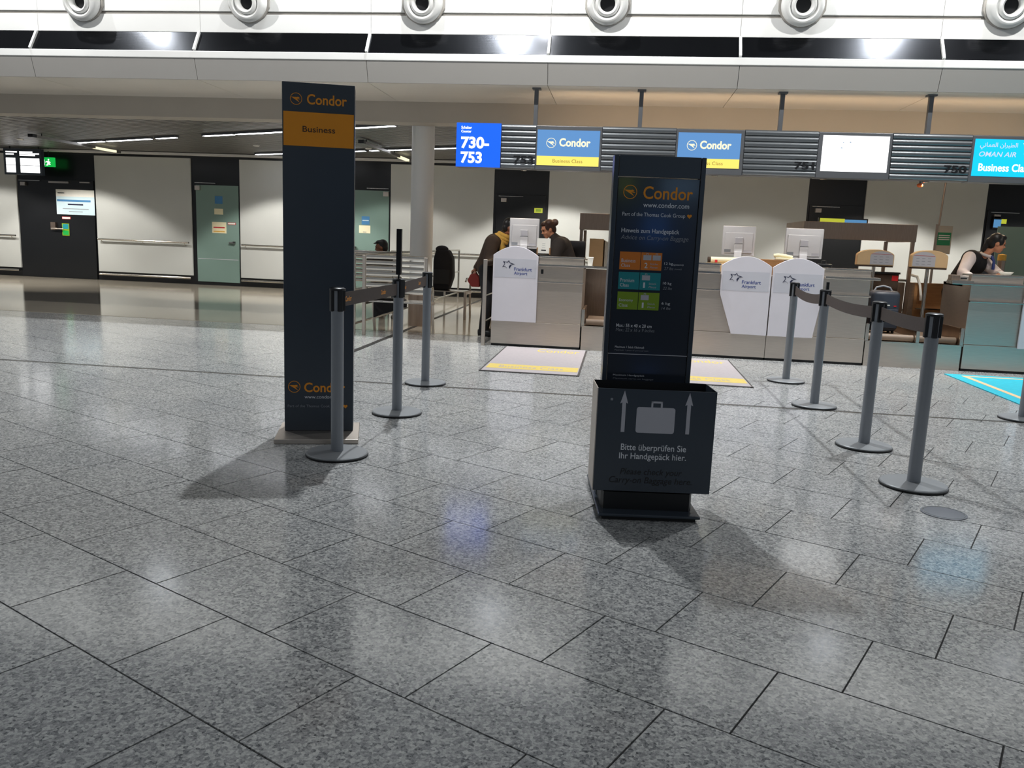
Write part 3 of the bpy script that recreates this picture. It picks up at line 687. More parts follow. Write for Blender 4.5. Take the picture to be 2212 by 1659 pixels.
# ================================================================== STANCHIONS AND BELTS
def stanchion(lab, x, y, rz=0.0, base_mat='base_grey'):
    t = thing('barrier_post', lab, 'barrier post', (x, y, 0), rz)
    b = MB().lathe([(0.0001, 0.006), (0.178, 0.006), (0.184, 0.010), (0.184, 0.018), (0.178, 0.023), (0.04, 0.030), (0.0001, 0.030)], seg=48).build('base', M[base_mat], t, smooth=30)
    MB().lathe([(0.0001, 0.0), (0.182, 0.0), (0.187, 0.005), (0.187, 0.011), (0.182, 0.012)], seg=48).build('rubber_ring', M['rubber'], b, smooth=30)
    MB().lathe([(0.037, 0.028), (0.037, 0.875), (0.0001, 0.875)], seg=28).build('post', M['post_grey'], t, smooth=30)
    h = MB().lathe([(0.031, 0.87), (0.031, 0.995), (0.0001, 0.995)], seg=24).build('head', M['post_grey'], t, smooth=30)
    for k in range(4):
        a = k*PI/2; c, s = math.cos(a), math.sin(a)
        m_ = MB().box(0.027, 0.046, -0.014, 0.014, 0.872, 0.998)
        o = m_.build('belt_clip', M['black_plastic'], h, rotz=a, bevel=0.003)
    MB().lathe([(0.0001, 1.012), (0.036, 1.012), (0.047, 1.006), (0.047, 0.994), (0.0001, 0.992)], seg=28).build('cap', M['black_plastic'], t, smooth=30)
    return t
L1 = stanchion('grey barrier post standing right before the tall sign pillar', -1.633, 4.704, math.radians(45))
L2 = stanchion('grey barrier post carrying a thin black sign holder on its cap', -1.607, 5.971, math.radians(45))
L3 = stanchion('grey barrier post nearest the round column, its disc on the floor joint', -1.70, 7.29, math.radians(45))
R1 = stanchion('grey barrier post beside the round metal floor cover', 1.77, 4.942)
R2 = stanchion('grey barrier post second from the round metal floor cover', 1.753, 5.896)
R3 = stanchion('grey barrier post on the floor joint with a short black stub on its cap', 1.737, 7.35)
R4 = stanchion('grey barrier post nearest the white logo panels of counter 751', 1.75, 8.688)
E1 = stanchion('grey barrier post next to the turquoise carpet', 3.43, 7.33)
def belt(owner, p0, p1, droop, marks):
    p0, p1 = Vector(p0), Vector(p1); d = p1-p0; n = 14; L = d.length
    side = Vector((-d.y, d.x, 0)).normalized()*0.0012
    inv = Matrix.Rotation(-owner.rotation_euler.z, 3, 'Z')
    base = Vector(owner.location)
    W = 0.042
    def pt(s): return p0 + d*s - Vector((0, 0, droop*4*s*(1-s)))
    mb = MB(); vs = []; fs = []
    for i in range(n+1):
        q = pt(i/n)
        for sd, z in ((-1, -W), (1, -W), (1, W), (-1, W)):
            vs.append(inv @ (q + side*sd + Vector((0, 0, z)) - base))
    for i in range(n):
        for k in range(4): fs.append((4*i+k, 4*i+(k+1) % 4, 4*i+4+(k+1) % 4, 4*i+4+k))
    fs += [(0, 1, 2, 3), (4*n, 4*n+3, 4*n+2, 4*n+1)]
    b = mb.add(vs, fs).build('belt', M['belt'], owner)
    for s in marks:
        me = bpy.data.meshes
        key = 'Condor'
        o = txt('Condor', -0.055, -0.016, 0.11, 0.032, M['ochre_text'], b, bold=0.02)
        # camera-facing sides of the belt both carry the print
        q = inv @ (pt(s) - base)
        for v in o.data.vertices:
            x, z = v.co.x, v.co.z
            sgn = 1 if p0.x < 0 else -1
            w = pt(s + sgn*x/L) + side*(1.6 if p0.x < 0 else -1.6)*(-1 if p0.x < 0 else -1)
            v.co = inv @ (w + Vector((0, 0, z)) - base)
    return b
zb_ = 0.935
belt(L1, (-1.633, 4.75, zb_), (-1.607, 5.925, zb_), 0.0, (0.12, 0.72))
belt(L2, (-1.607, 6.017, zb_), (-1.70, 7.245, zb_), 0.0, (0.15, 0.7))
belt(R4, (1.75, 8.642, zb_), (1.737, 7.396, zb_), 0.035, (0.12, 0.62))
belt(R3, (1.737, 7.304, zb_), (1.753, 5.942, zb_), 0.025, (0.1, 0.5))
belt(R2, (1.753, 5.85, zb_), (1.77, 4.988, zb_), 0.012, (0.1, 0.82))
MB().box(-0.018, 0.018, -0.018, 0.018, 1.04, 1.37).box(-0.006, 0.006, -0.006, 0.006, 1.008, 1.045).build('sign_holder', M['black_plastic'], L2, rotz=math.radians(-45), bevel=0.002)
MB().box(0.0, 0.022, -0.014, 0.014, 1.008, 1.075).build('stub', M['black_plastic'], R3, bevel=0.002)
t = tag(MB().lathe([(0.0001, 0.0045), (0.108, 0.0045), (0.112, 0.003), (0.112, 0.0), (0.0001, 0.0)], (1.76, 4.44, 0), 48).build('floor_cover', mat('dull_grey_cover_metal', rgb(104, 107, 114), 0.55, noise=0.1), smooth=30), 'round flat metal cover let into the granite floor', 'floor cover')
MB().lathe([(0.098, 0.0055), (0.102, 0.0055), (0.102, 0.004), (0.098, 0.004)], (1.76, 4.44, 0), 48).build('rim_ring', M['chrome'], t)

# ================================================================== MATS
def logo_mat(x0, x1, y0, y1, lab):
    t = thing('floor_mat', lab, 'floor mat', (x0, y0, 0))
    w, d = x1-x0, y1-y0
    MB().box(0, w, 0, d, 0.0, 0.006).build('edging', M['mat_edge'], t)
    MB().box(0.02, w-0.02, 0.02, d-0.02, 0.005, 0.009).build('pile', M['mat_grey'], t)
    MB().box(0.04, w-0.03, d*0.10, d*0.25, 0.0085, 0.0098).build('yellow_stripe', M['mat_yellow'], t)
    txt('Business Class', w*0.16, d*0.135, w*0.66, d*0.075, M['mat_grey'], t, y=0.0103, plane='xy')
    txt('Condor', w*0.42, d*0.80, w*0.50, d*0.13, M['mat_yellow'], t, y=0.0099, plane='xy', bold=0.01)
    return t
logo_mat(-1.365, -0.345, 8.21, 10.22, 'pale grey floor mat with yellow stripe in front of counter 753')
logo_mat(0.31, 1.35, 8.15, 10.06, 'pale grey floor mat with yellow stripe partly behind the dark info stand')
t = thing('turquoise_mat', 'turquoise floor carpet with a sand coloured line in front of counter 750', 'floor mat', (3.74, 8.0, 0))
MB().box(0, 2.2, 0, 1.93, 0, 0.008).build('carpet', M['turquoise'], t)
MB().box(0.14, 0.20, 0.12, 1.82, 0.007, 0.0095).build('sand_line', M['mat_sand'], t)
MB().box(0.20, 2.1, 1.76, 1.82, 0.007, 0.0095).build('sand_line', M['mat_sand'], t)
MB().box(0.20, 2.1, 0.12, 0.18, 0.007, 0.0095).build('sand_line', M['mat_sand'], t)

# ================================================================== CHECK-IN COUNTERS
CY = 10.30
def star_logo(x, z, s, parent, y):
    """star of crescent strokes with the airport's name"""
    mb = MB()
    P = lambda a, b: (x+s*a, z+s*b)
    for pts in ([(-.95, -.45), (-.55, -.28), (-.30, -.45), (-.30, -.62), (-.36, -.42), (-.6, -.36)],
                [(-.95, -.45), (-.62, .05), (-.85, .42), (-.58, .40), (-.55, .02), (-.75, -.35)],
                [(-.58, .40), (-.20, .34), (0.02, .62), (.0, .42), (-.18, .24), (-.40, .30)],
                [(.02, .62), (.22, .26), (.90, .06), (.50, .06), (.16, .18), (.05, .36)],
                [(.90, .06), (.42, -.10), (.12, -.66), (.02, -.30), (.20, -.06), (.50, .02)]):
        mb.prism([P(*q) for q in pts], y, y+0.0008, 'xz')
    o = mb.build('star_emblem', M['navy_dark'], parent)
    return o
def logo_panel(t, poly, cx, zc):
    """poly in world x/z; panel proud of the counter front"""
    ox = t.location.x
    p = MB().prism([(a-ox, b) for a, b in poly], -0.045, -0.02, 'xz').build('logo_panel', M['matte_white'], t, bevel=0.003)
    xs = [a for a, b in poly]
    band = MB().box(min(xs)-ox+0.02, max(xs)-ox-0.02, -0.0462, -0.0448, zc-0.13, zc+0.10).build('film_band', M['sticker'], p)
    star_logo(cx-ox-0.09, zc+0.03, 0.085, p, -0.0475)
    txt('Frankfurt', cx-ox-0.02, zc-0.045, 0.22, 0.042, M['navy'], p, y=-0.0475, bold=0.012)
    txt('Airport', cx-ox-0.02, zc-0.105, 0.165, 0.05, M['navy'], p, y=-0.0475, bold=0.012)
def arch(x0, x1, zs, zp, bottom):
    """bottom: list of points going from right shoulder down and round to the left"""
    n = 16; pts = []
    for i in range(n+1):
        s = i/n; pts.append((x0+(x1-x0)*s, zs+(zp-zs)*math.sin(PI*s)**0.9 if 0 < i < n else zs))
    return pts + bottom
def counter(lab, x0, x1, sx0, sx1, ext=0.0):
    """x0..x1 whole desk, sx0..sx1 open steel front with ledges"""
    t = thing('checkin_counter', lab, 'counter', (x0, CY, 0)); w = x1-x0; a, b = sx0-x0, sx1-x0
    MB().box(0, w, -0.012, 0.85, 0.03, 0.315).build('plinth_panel', M['steel'], t, bevel=0.003)
    MB().box(0.005, w-0.005, 0.0, 0.84, 0.0, 0.035).build('toe_kick', M['rubber'], t)
    MB().box(0, w, 0.0, 0.85, 0.318, 1.015).build('front_body', M['steel'], t, bevel=0.003)
    MB().box(a-0.005, b+0.01, -0.05, 0.02, 0.815, 0.835).build('bag_rail', M['chrome'], t, bevel=0.004)
    MB().box(a, b+ext, -0.075, 0.10, 1.015, 1.045).build('lower_ledge', M['chrome'], t, bevel=0.004)
    MB().box(a, b, 0.02, 0.10, 1.045, 1.115).build('upstand', M['steel'], t)
    MB().box(a, b+0.01, 0.0, 0.30, 1.115, 1.138).build('upper_ledge', M['chrome'], t, bevel=0.004)
    MB().box(0.0, w, 0.25, 0.85, 0.98, 1.02).build('worktop', M['coat'], t, bevel=0.003)
    return t
c753 = counter('steel check-in counter under number 753 with arched white logo panel', -1.57, -0.45, -1.0, -0.45, 0.12)
logo_panel(c753, arch(-1.565, -1.005, 1.13, 1.245, [(-1.005, 0.315), (-1.565, 0.315)]), -1.28, 0.99)
MB().box(0.60, 0.63, -0.006, 0.0, 0.92, 0.975).build('socket', M['black_plastic'], c753)
c752 = counter('steel check-in counter half hidden behind the dark info stand', 0.62, 1.79, 0.62, 1.19)
logo_panel(c752, arch(1.20, 1.785, 1.12, 1.235, [(1.785, 0.30), (1.37, 0.305), (1.205, 0.78)]), 1.47, 0.955)
c751 = counter('steel check-in counter under number 751 with tapering white logo panel', 1.795, 2.93, 2.40, 2.93, 0.09)
logo_panel(c751, arch(1.80, 2.385, 1.12, 1.235, [(2.39, 0.78), (2.32, 0.30), (1.80, 0.30)]), 2.09, 0.955)
c750 = counter('steel check-in counter under number 750 where the agent leans', 4.05, 5.20, 4.05, 4.62)
logo_panel(c750, arch(4.63, 5.195, 1.12, 1.235, [(5.195, 0.30), (4.63, 0.30)]), 4.92, 0.955)
MB().box(-0.24, 0.0, -0.075, 0.10, 1.015, 1.06).build('ledge_extension', M['chrome'], c750, bevel=0.004)
# conveyors between the counters
def conveyor(lab, x0, x1, L=1.6):
    t = thing('baggage_conveyor', lab, 'conveyor', (x0, CY, 0)); w = x1-x0
    MB().box(0.005, w-0.005, 0.0, L, 0.0, 0.295).build('skirt', M['steel'], t, bevel=0.003)
    MB().box(0.0, w, -0.02, 0.03, 0.292, 0.304).build('front_lip', M['chrome'], t)
    MB().box(0.05, w*0.52, 0.10, L, 0.31, 0.36).build('conveyor_belt', M['belt_rubber'], t, bevel=0.015)
    MB().box(w*0.56, w-0.05, 0.10, L, 0.31, 0.36).build('conveyor_belt', M['belt_rubber'], t, bevel=0.015)
    MB().cyl((0.05, 0.10, 0.345), (w*0.52, 0.10, 0.345), 0.04, seg=18).build('roller', M['belt_rubber'], t, smooth=40)
    MB().cyl((w*0.56, 0.10, 0.345), (w-0.05, 0.10, 0.345), 0.04, seg=18).build('roller', M['belt_rubber'], t, smooth=40)
    for xx in (0.0, w*0.525, w-0.03):
        MB().box(xx, xx+0.03, 0.02, L, 0.30, 0.50).build('side_guard', M['steel_dark'], t, bevel=0.004)
        MB().box(xx-0.004, xx+0.036, 0.0, 0.05, 0.30, 0.505).build('guard_post', M['chrome'], t, bevel=0.004)
    return t
conveyor('baggage conveyor with brown belts between counters 753 and the hidden one', -0.44, 0.61, 0.86)
conveyor('baggage conveyor with brown belts holding the dark suitcase', 2.94, 4.04)

# ================================================================== EQUIPMENT AT THE COUNTERS
def hood(lab, x0, x1, y0, y1):
    t = thing('scanner_hood', lab, 'scanner hood', (x0, y0, 0)); w, d = x1-x0, y1-y0
    MB().box(0, w, 0, 0.02, 1.50, 1.73).build('front_band', M['steel_dark'], t, bevel=0.003)
    MB().box(0, 0.02, 0.02, d, 1.50, 1.73).build('side_band', M['steel_dark'], t)
    MB().box(w-0.02, w, 0.02, d, 1.50, 1.73).build('side_band', M['steel_dark'], t)
    MB().box(0.02, w-0.02, 0.02, d, 1.70, 1.72).build('cover', M['steel_dark'], t)
    for px in (0.03, w-0.03):
        for py in (0.04, d-0.04):
            MB().box(px-0.022, px+0.022, py-0.022, py+0.022, 0.0, 1.51).build('leg', M['steel_dark'], t)
    MB().box(0.0, w, 0.06, d, 0.96, 0.99).build('shelf', M['chrome'], t)
    MB().box(0.05, w-0.05, 0.09, 0.11, 0.02, 0.95).build('lower_panel', M['steel_dark'], t)
    return t
hood('brown steel scanner hood on posts between counter 753 and the hidden counter', -0.61, 0.72, 12.0, 13.3)
hood('wide brown steel scanner hood on posts behind counter 751', 2.47, 3.96, 12.05, 13.3)
# monitors seen from behind
def monitor(lab, cx, cy, z0, w, h, rz, arm='post'):
    t = thing('monitor', lab, 'monitor', (cx, cy, 1.02), rz); z = z0-1.02
    MB().box(-w/2, w/2, 0, 0.03, z, z+h).build('shell', M['silver_plastic'], t, bevel=0.008)
    MB().box(-w/2+0.01, w/2-0.01, 0.03, 0.034, z+0.01, z+h-0.01).build('screen', M['black_plastic'], t)
    MB().box(-w/2+0.03, w/2-0.03, -0.012, 0.0, z+0.03, z+h*0.78).build('back_housing', M['silver_plastic'], t, bevel=0.006)
    s = MB().box(-0.05, 0.05, -0.035, -0.012, z+0.03, z+h*0.62).build('stand_arm', M['silver_plastic'], t, bevel=0.006)
    MB().box(-0.042, 0.042, -0.037, -0.034, z+h*0.42, z+h*0.60).build('hinge_cover', M['sticker'], s)
    MB().box(-0.052, 0.052, -0.0365, -0.0345, z+h*0.395, z+h*0.405).build('seam', M['navy_dark'], s)
    MB().box(-0.045, 0.045, -0.04, -0.01, 0.012, z+0.05).build('stand_post', M['silver_plastic'], t, bevel=0.004)
    MB().box(-0.13, 0.13, -0.10, 0.10, 0.0, 0.014).build('stand_foot', M['silver_plastic'], t, bevel=0.004)
    MB().box(-w/2+0.03, -w/2+0.11, -0.0135, -0.0118, z+0.04, z+0.075).build('port_block', M['grey_text'], t)
    MB().box(w/2-0.13, w/2-0.04, -0.0135, -0.0118, z+0.04, z+0.07).build('port_block', M['sticker'], t)
    return t
monitor('silver monitor seen from behind on counter 753, hiding the traveller', -1.265, 10.88, 1.215, 0.385, 0.385, math.radians(3))
monitor('silver monitor seen from behind on the half hidden counter, turned slightly', 1.455, 10.88, 1.235, 0.40, 0.365, math.radians(-4))
monitor('silver monitor seen from behind on counter 751 beside the scanner hood', 2.25, 10.88, 1.23, 0.46, 0.37, 0)
# small things on the counters
t = thing('card_holder', 'white leaflet in a small tilted card holder on counter 753', 'sign', (-0.965, 10.45, 1.138))
MB().box(-0.083, 0.083, 0.0, 0.006, 0.03, 0.215).build('leaflet', M['paper'], t)
MB().box(-0.086, -0.072, -0.006, 0.012, 0.0, 0.10).build('holder_leg', M['wood'], t); MB().box(0.072, 0.086, -0.006, 0.012, 0.0, 0.10).build('holder_leg', M['wood'], t)
MB().box(-0.075, 0.09, -0.03, 0.09, 0.0, 0.014).build('holder_base', M['black_plastic'], t)
MB().box(-0.03, 0.03, -0.0008, 0.0, 0.062, 0.075).build('print_mark', M['dark_text'], t)
for zz in (0.10, 0.13, 0.15): MB().box(-0.02, 0.02, -0.0008, 0.0, zz, zz+0.003).build('print_line', M['grey_text'], t)
t = thing('paper_cup', 'white paper cup at the open end of counter 753', 'cup', (-0.372, 10.34, 1.045))
MB().lathe([(0.0001, 0.0), (0.028, 0.0), (0.037, 0.095), (0.039, 0.10), (0.036, 0.10), (0.027, 0.004), (0.0001, 0.004)], seg=28).build('cup_body', M['paper'], t, smooth=40)
MB().lathe([(0.0375, 0.096), (0.0405, 0.099), (0.0375, 0.103)], seg=28).build('rolled_rim', M['paper'], t, smooth=60)
def box_item(name, lab, cat, x0, x1, y0, y1, z0, h, m_, rz=0, lid=None):
    t = thing(name, lab, cat, ((x0+x1)/2, (y0+y1)/2, z0), rz); w, d = (x1-x0)/2, (y1-y0)/2
    MB().box(-w, w, -d, d, 0, h).build('body', M[m_], t, bevel=min(0.006, h/4))
    if lid: MB().box(-w-0.003, w+0.003, -d-0.003, d+0.003, h*0.8, h+0.004).build('flap', M[lid], t, bevel=0.002)
    return t
box_item('folder_box', 'beige open file box on the shelf of the scanner hood behind counter 753', 'box', -0.46, -0.26, 12.1, 12.35, 0.99, 0.39, 'card')
t = thing('paper_bundle', 'white paper bundle leaning against the beige file box', 'papers', (-0.20, 12.2, 0.99), math.radians(8))
for k in range(5): MB().box(-0.05+0.018*k, -0.036+0.018*k, -0.1, 0.1, 0.0, 0.37-0.012*k).build('sheet_stack', M['paper'], t)
t = thing('document_roll', 'rolled cream documents with a dark end on the half hidden counter', 'documents', (1.15, 10.62, 1.175))
MB().cyl((-0.05, 0, 0.0), (0.33, 0.02, 0.0), 0.036, seg=20).build('roll', M['paper_cream'], t, smooth=40)
MB().cyl((-0.085, 0, 0.0), (-0.05, 0, 0.0), 0.034, seg=20).build('dark_end', M['cloth_brown'], t, smooth=40)
MB().box(0.0, 0.03, -0.04, -0.034, -0.03, 0.0).build('red_tag', M['red'], t)
MB().box(-0.1, 0.45, -0.06, 0.06, -0.155, -0.036).build('support_tray', M['card'], t)
box_item('wooden_tray', 'orange-brown wooden tray between the two arched logo panels', 'tray', 1.62, 1.98, 10.60, 10.80, 1.02, 0.185, 'wood')
t = thing('desk_phone', 'cream desk phone handset lying on the wooden tray by counter 751', 'telephone', (1.97, 10.70, 1.207), math.radians(-6))
MB().tube([(-0.10, 0, 0.045), (-0.05, 0, 0.055), (0.05, 0, 0.045), (0.12, 0, 0.03)], 0.022, 12).build('handset', M['paper_cream'], t, smooth=60)
MB().box(-0.08, 0.14, -0.06, 0.06, 0.0, 0.024).build('phone_base', M['paper_cream'], t, bevel=0.005)
t = thing('cable_box', 'small dark device with a knob at the edge of counter 751', 'device', (2.47, 10.70, 1.02))
MB().box(-0.07, 0.09, -0.06, 0.06, 0.0, 0.16).build('casing', M['black_plastic'], t, bevel=0.01)
MB().lathe([(0.0001, 0.0), (0.03, 0.0), (0.028, 0.04), (0.0001, 0.045)], (0.0, 0.0, 0.158), 18).build('knob', M['black_plastic'], t, smooth=40)
# weighing displays
def weigh_display(lab, cx, cy, w, z0, z1, side):
    t = thing('weigh_display', lab, 'display', (cx, cy, 0.36))
    zz0, zz1 = z0-0.36, z1-0.36; pts = []
    for i in range(15):
        a = PI*i/14; pts.append((w/2*math.cos(a), zz0+(zz1-zz0)*0.62+(zz1-zz0)*0.38*math.sin(a)))
    pts += [(-w/2, zz0), (w/2, zz0)]
    MB().prism(pts, 0.0, 0.10, 'xz').build('casing', M['card'], t, bevel=0.008)
    lp = [(p[0]*0.62+side*w*0.16, zz0+0.012+(p[1]-zz0)*0.84) for p in pts]
    lb = MB().prism(lp, -0.004, 0.001, 'xz').build('label_plate', M['sticker'], t)
    for k in range(3):
        for q in range(3):
            xx = side*w*0.16-w*0.22+w*0.16*q
            MB().box(xx, xx+w*0.09, -0.0052, -0.0042, zz0+0.04+0.035*k, zz0+0.046+0.035*k).build('print_line', M['grey_text'], lb)
    MB().box(side*w*0.16-w*0.29, side*w*0.16+w*0.29, -0.0052, -0.0042, zz0+0.145, zz0+0.149).build('red_line', M['red'], lb)
    MB().box(-w/2+0.01, w/2-0.01, -0.01, 0.08, zz0-0.018, zz0+0.002).build('bottom_lip', M['cloth_brown'], t)
    MB().cyl((0, 0.05, 0.0), (0, 0.05, zz0), 0.022, seg=14).build('pole', M['chrome'], t, smooth=40)
    return t
weigh_display('arched beige weighing display with label to the right, beside the suitcase', 3.275, 11.4, 0.46, 1.175, 1.38, 1)
weigh_display('arched beige weighing display with label to the left, by the leaning agent', 3.89, 11.25, 0.44, 1.175, 1.395, -1)
# cabinets and crates behind the conveyor
t = thing('dark_cabinet', 'dark brown metal cabinet with a small red label behind the suitcase', 'cabinet', (3.40, 11.95, 0))
MB().box(0.0, 0.36, 0.0, 0.08, 0.0, 1.06).build('carcass', M['cloth_brown'], t, bevel=0.005)
MB().box(-0.01, 0.37, -0.02, 0.09, 1.06, 1.085).build('top_plate', M['black_plastic'], t)
MB().box(0.27, 0.35, -0.004, 0.0, 0.97, 1.04).build('red_label', M['red'], t)
MB().lathe([(0.0001, -0.02), (0.018, -0.016), (0.018, 0.0)], (0.30, 0.0, 0.72), 14, 'y').build('lock', M['chrome'], t)
t = thing('plywood_crate', 'brown plywood crate with a white strap over its edge', 'crate', (4.02, 12.0, 0))
MB().box(-0.02, 0.46, 0.0, 0.30, 0.0, 0.60).build('lower_board', M['wood'], t, bevel=0.004)
MB().box(-0.02, 0.02, 0.0, 0.30, 0.60, 0.95).build('side_board', M['wood'], t, bevel=0.003)
MB().box(0.02, 0.46, 0.26, 0.30, 0.60, 0.95).build('back_board', M['wood'], t, bevel=0.003)
MB().box(0.02, 0.46, -0.005, 0.02, 0.60, 0.615).build('metal_edge', M['chrome'], t)
MB().tube([(-0.10, -0.02, 1.06), (-0.02, -0.03, 1.04), (0.03, -0.03, 0.93), (0.06, -0.03, 0.78), (0.06, -0.03, 0.72)], 0.017, 8).build('strap', M['paper'], t, smooth=60)
t = thing('suitcase', 'dark blue-grey soft suitcase standing on the conveyor belt', 'suitcase', (3.245, 10.85, 0.362))
MB().box(-0.15, 0.19, -0.12, 0.12, 0.02, 0.52).build('shell', M['suitcase'], t, bevel=0.06, seg=4, smooth=40)
MB().box(-0.13, 0.17, -0.135, -0.11, 0.06, 0.30).build('front_pocket', M['suitcase'], t, bevel=0.012)
MB().tube([(-0.10, 0, 0.51), (-0.08, 0, 0.555), (0.0, 0, 0.575), (0.08, 0, 0.555), (0.11, 0, 0.51)], 0.012, 8).build('carry_handle', M['grey_text'], t, smooth=60)
MB().box(0.02, 0.06, -0.138, -0.134, 0.34, 0.352).build('logo_tag', M['paper'], t); MB().box(0.11, 0.14, -0.125, -0.119, 0.33, 0.345).build('red_tag', M['red'], t)
for a in (-0.10, 0.14):
    for b in (-0.08, 0.08): MB().cyl((a-0.012, b, 0.016), (a+0.012, b, 0.016), 0.018, seg=12).build('wheel', M['rubber'], t, smooth=40)
t = thing('poster_stand', 'slim stand with a grey and green notice in front of the far wall', 'sign', (4.83, 13.5, 0))
MB().box(-0.11, 0.11, 0.0, 0.012, 1.36, 1.78).build('board', M['coat'], t)
MB().box(-0.095, 0.095, -0.002, 0.001, 1.49, 1.68).build('green_field', mat('dark_green_print', rgb(24, 110, 76), 0.5, noise=0.04), t)
for zz in (1.57, 1.60, 1.63): MB().box(-0.08, 0.08, -0.003, -0.0015, zz, zz+0.012).build('text_line', M['sticker'], t)
MB().box(-0.13, -0.10, -0.01, 0.02, 0.03, 1.80).build('upright', M['steel_dark'], t)
MB().cyl((-0.09, 0.02, 1.7), (-0.05, 0.02, 2.95), 0.014, seg=10).build('ceiling_rod', M['steel_dark'], t)
MB().box(-0.2, 0.1, -0.12, 0.14, 0.0, 0.03).build('foot', M['steel_dark'], t)
t = thing('steel_box', 'grey steel bag-tag printer on the ledge where the agent leans', 'printer', (3.86, 10.40, 1.06))
MB().box(-0.04, 0.06, -0.10, 0.0, 0.0, 0.06).build('printer_body', M['steel_dark'], t, bevel=0.006)
MB().box(0.06, 0.16, -0.08, 0.0, 0.005, 0.05).build('paper_tray', M['steel'], t, bevel=0.004)
MB().box(0.07, 0.14, -0.085, -0.078, 0.015, 0.03).build('slot', M['black_plastic'], t)
t = thing('white_bowl', 'low white tray on the upper ledge of counter 750', 'tray', (4.46, 10.42, 1.138))
MB().lathe([(0.0001, 0.0), (0.05, 0.0), (0.075, 0.032), (0.078, 0.036), (0.072, 0.034), (0.048, 0.006), (0.0001, 0.006)], seg=28).build('bowl', M['paper'], t, smooth=40)
MB().box(-0.05, 0.05, -0.03, 0.03, 0.006, 0.016).build('slips', M['paper_cream'], t)
t = thing('steel_post_guard', 'grey post with a yellow cap behind the leaning agent', 'post', (5.27, 12.5, 0))
MB().cyl((0, 0, 0), (0, 0, 1.36), 0.05, seg=20).build('tube', M['steel_dark'], t, smooth=40)
MB().lathe([(0.055, 1.30), (0.055, 1.38), (0.0001, 1.39)], seg=20).build('cap', M['scarf'], t, smooth=40)
t = thing('glass_screen', 'dark tinted glass screen at the back of counter 750', 'partition', (5.45, 12.9, 0))
MB().box(-0.12, 1.2, 0.0, 0.012, 0.05, 1.78).build('pane', M['glass_green'], t)
MB().box(-0.13, 1.21, -0.01, 0.022, 0.0, 0.06).build('bottom_profile', M['chrome'], t)
# small coloured displays beyond
t = thing('flat_display', 'slim yellow and blue lit display above the wide scanner hood', 'screen', (3.24, 13.32, 1.735))
MB().box(-0.30, 0.42, 0.02, 0.08, 0.0, 0.10).build('case', M['black_plastic'], t)
MB().box(-0.28, 0.08, 0.012, 0.021, 0.02, 0.09).build('yellow_field', M['scr_lime'], t); MB().box(0.08, 0.40, 0.012, 0.021, 0.015, 0.08).build('blue_field', M['scr_dim'], t)
for i in range(2): MB().box(-0.25+0.5*i, -0.22+0.5*i, 0.03, 0.06, -0.008, 0.002).build('foot', M['black_plastic'], t)
t = thing('wall_display', 'small blue and yellow lit screen on the dark door behind the agent', 'screen', (7.55, 18.30, 2.02))
MB().box(-0.12, 0.16, -0.06, 0.0, -0.10, 0.14).build('case', M['black_plastic'], t)
MB().box(-0.11, 0.03, -0.066, -0.059, -0.08, 0.08).build('blue_field', M['scr_dim'], t); MB().box(0.03, 0.13, -0.066, -0.059, 0.0, 0.09).build('yellow_field', M['scr_lime'], t)

# ================================================================== NOTICES AND SIGNS ON THE BACK WALL
def notice(lab, x0, x1, z0, z1, m_, bands=(), y=18.298, cat='notice'):
    t = thing('notice', lab, cat, ((x0+x1)/2, y, z0)); w = (x1-x0)/2
    MB().box(-w, w, -0.004, 0.004, 0, z1-z0).build('sheet', M[m_], t)
    for a, b, c, d, mm in bands:
        MB().box(-w+2*w*a, -w+2*w*b, -0.0062, -0.0042, (z1-z0)*c, (z1-z0)*d).build('printed_band', M[mm], t)
    return t
notice('large white and pale blue information poster on the black double door', -13.17, -12.21, 1.49, 2.06, 'paper_blue', ((0, 1, 0.72, 1, 'paper'), (0.02, 0.9, 0.52, 0.60, 'blue_print'), (0.3, 0.7, 0.38, 0.44, 'navy_dark'), (0.16, 0.84, 0.22, 0.245, 'grey_text'), (0.32, 0.68, 0.11, 0.135, 'grey_text'), (0.05, 0.22, 0.84, 0.88, 'grey_text')))
notice('small pink strip sticker below the information poster', -13.05, -12.83, 1.38, 1.44, 'red', ((0.05, 0.95, 0.15, 0.85, 'paper'),), cat='sticker')
notice('green pictogram sticker by the handle of the black double door', -13.06, -12.88, 1.0, 1.28, 'green_box', ((0.1, 0.9, 0.06, 0.42, 'scr_green'), (0.1, 0.9, 0.55, 0.95, 'teal_box')), cat='sticker')
notice('upper cream notice on the frosted glass door far from the benches', -9.28, -9.07, 1.62, 1.75, 'paper_cream', y=18.312)
notice('lower cream notice with a red line on the frosted glass door far from the benches', -9.34, -9.0, 1.20, 1.45, 'paper_cream', ((0.1, 0.9, 0.46, 0.56, 'red'), (0.1, 0.9, 0.10, 0.20, 'scarf')), y=18.312)
notice('blue round sticker high on the frosted glass door far from the benches', -9.26, -9.08, 1.86, 2.03, 'blue_print', y=18.312, cat='sticker')
notice('pink strip sticker beside the handle of the glass door far from the benches', -8.96, -8.77, 1.40, 1.45, 'red', ((0.05, 0.95, 0.2, 0.8, 'paper'),), y=18.312, cat='sticker')
notice('blue pictogram sticker on the glass door by the seated traveller', -5.80, -5.62, 1.52, 1.70, 'blue_print', ((0.1, 0.9, 0.45, 0.55, 'paper_blue'),), y=18.312, cat='sticker')
notice('cream notice on the glass door by the seated traveller', -5.86, -5.60, 1.33, 1.50, 'paper_cream', ((0.35, 0.65, 0.12, 0.18, 'navy_dark'),), y=18.312)
notice('small yellow-green sticker on the black door behind counter 753', -1.93, -1.75, 1.91, 2.01, 'scr_lime', ((0.2, 0.8, 0.25, 0.8, 'green_box'),), cat='sticker')
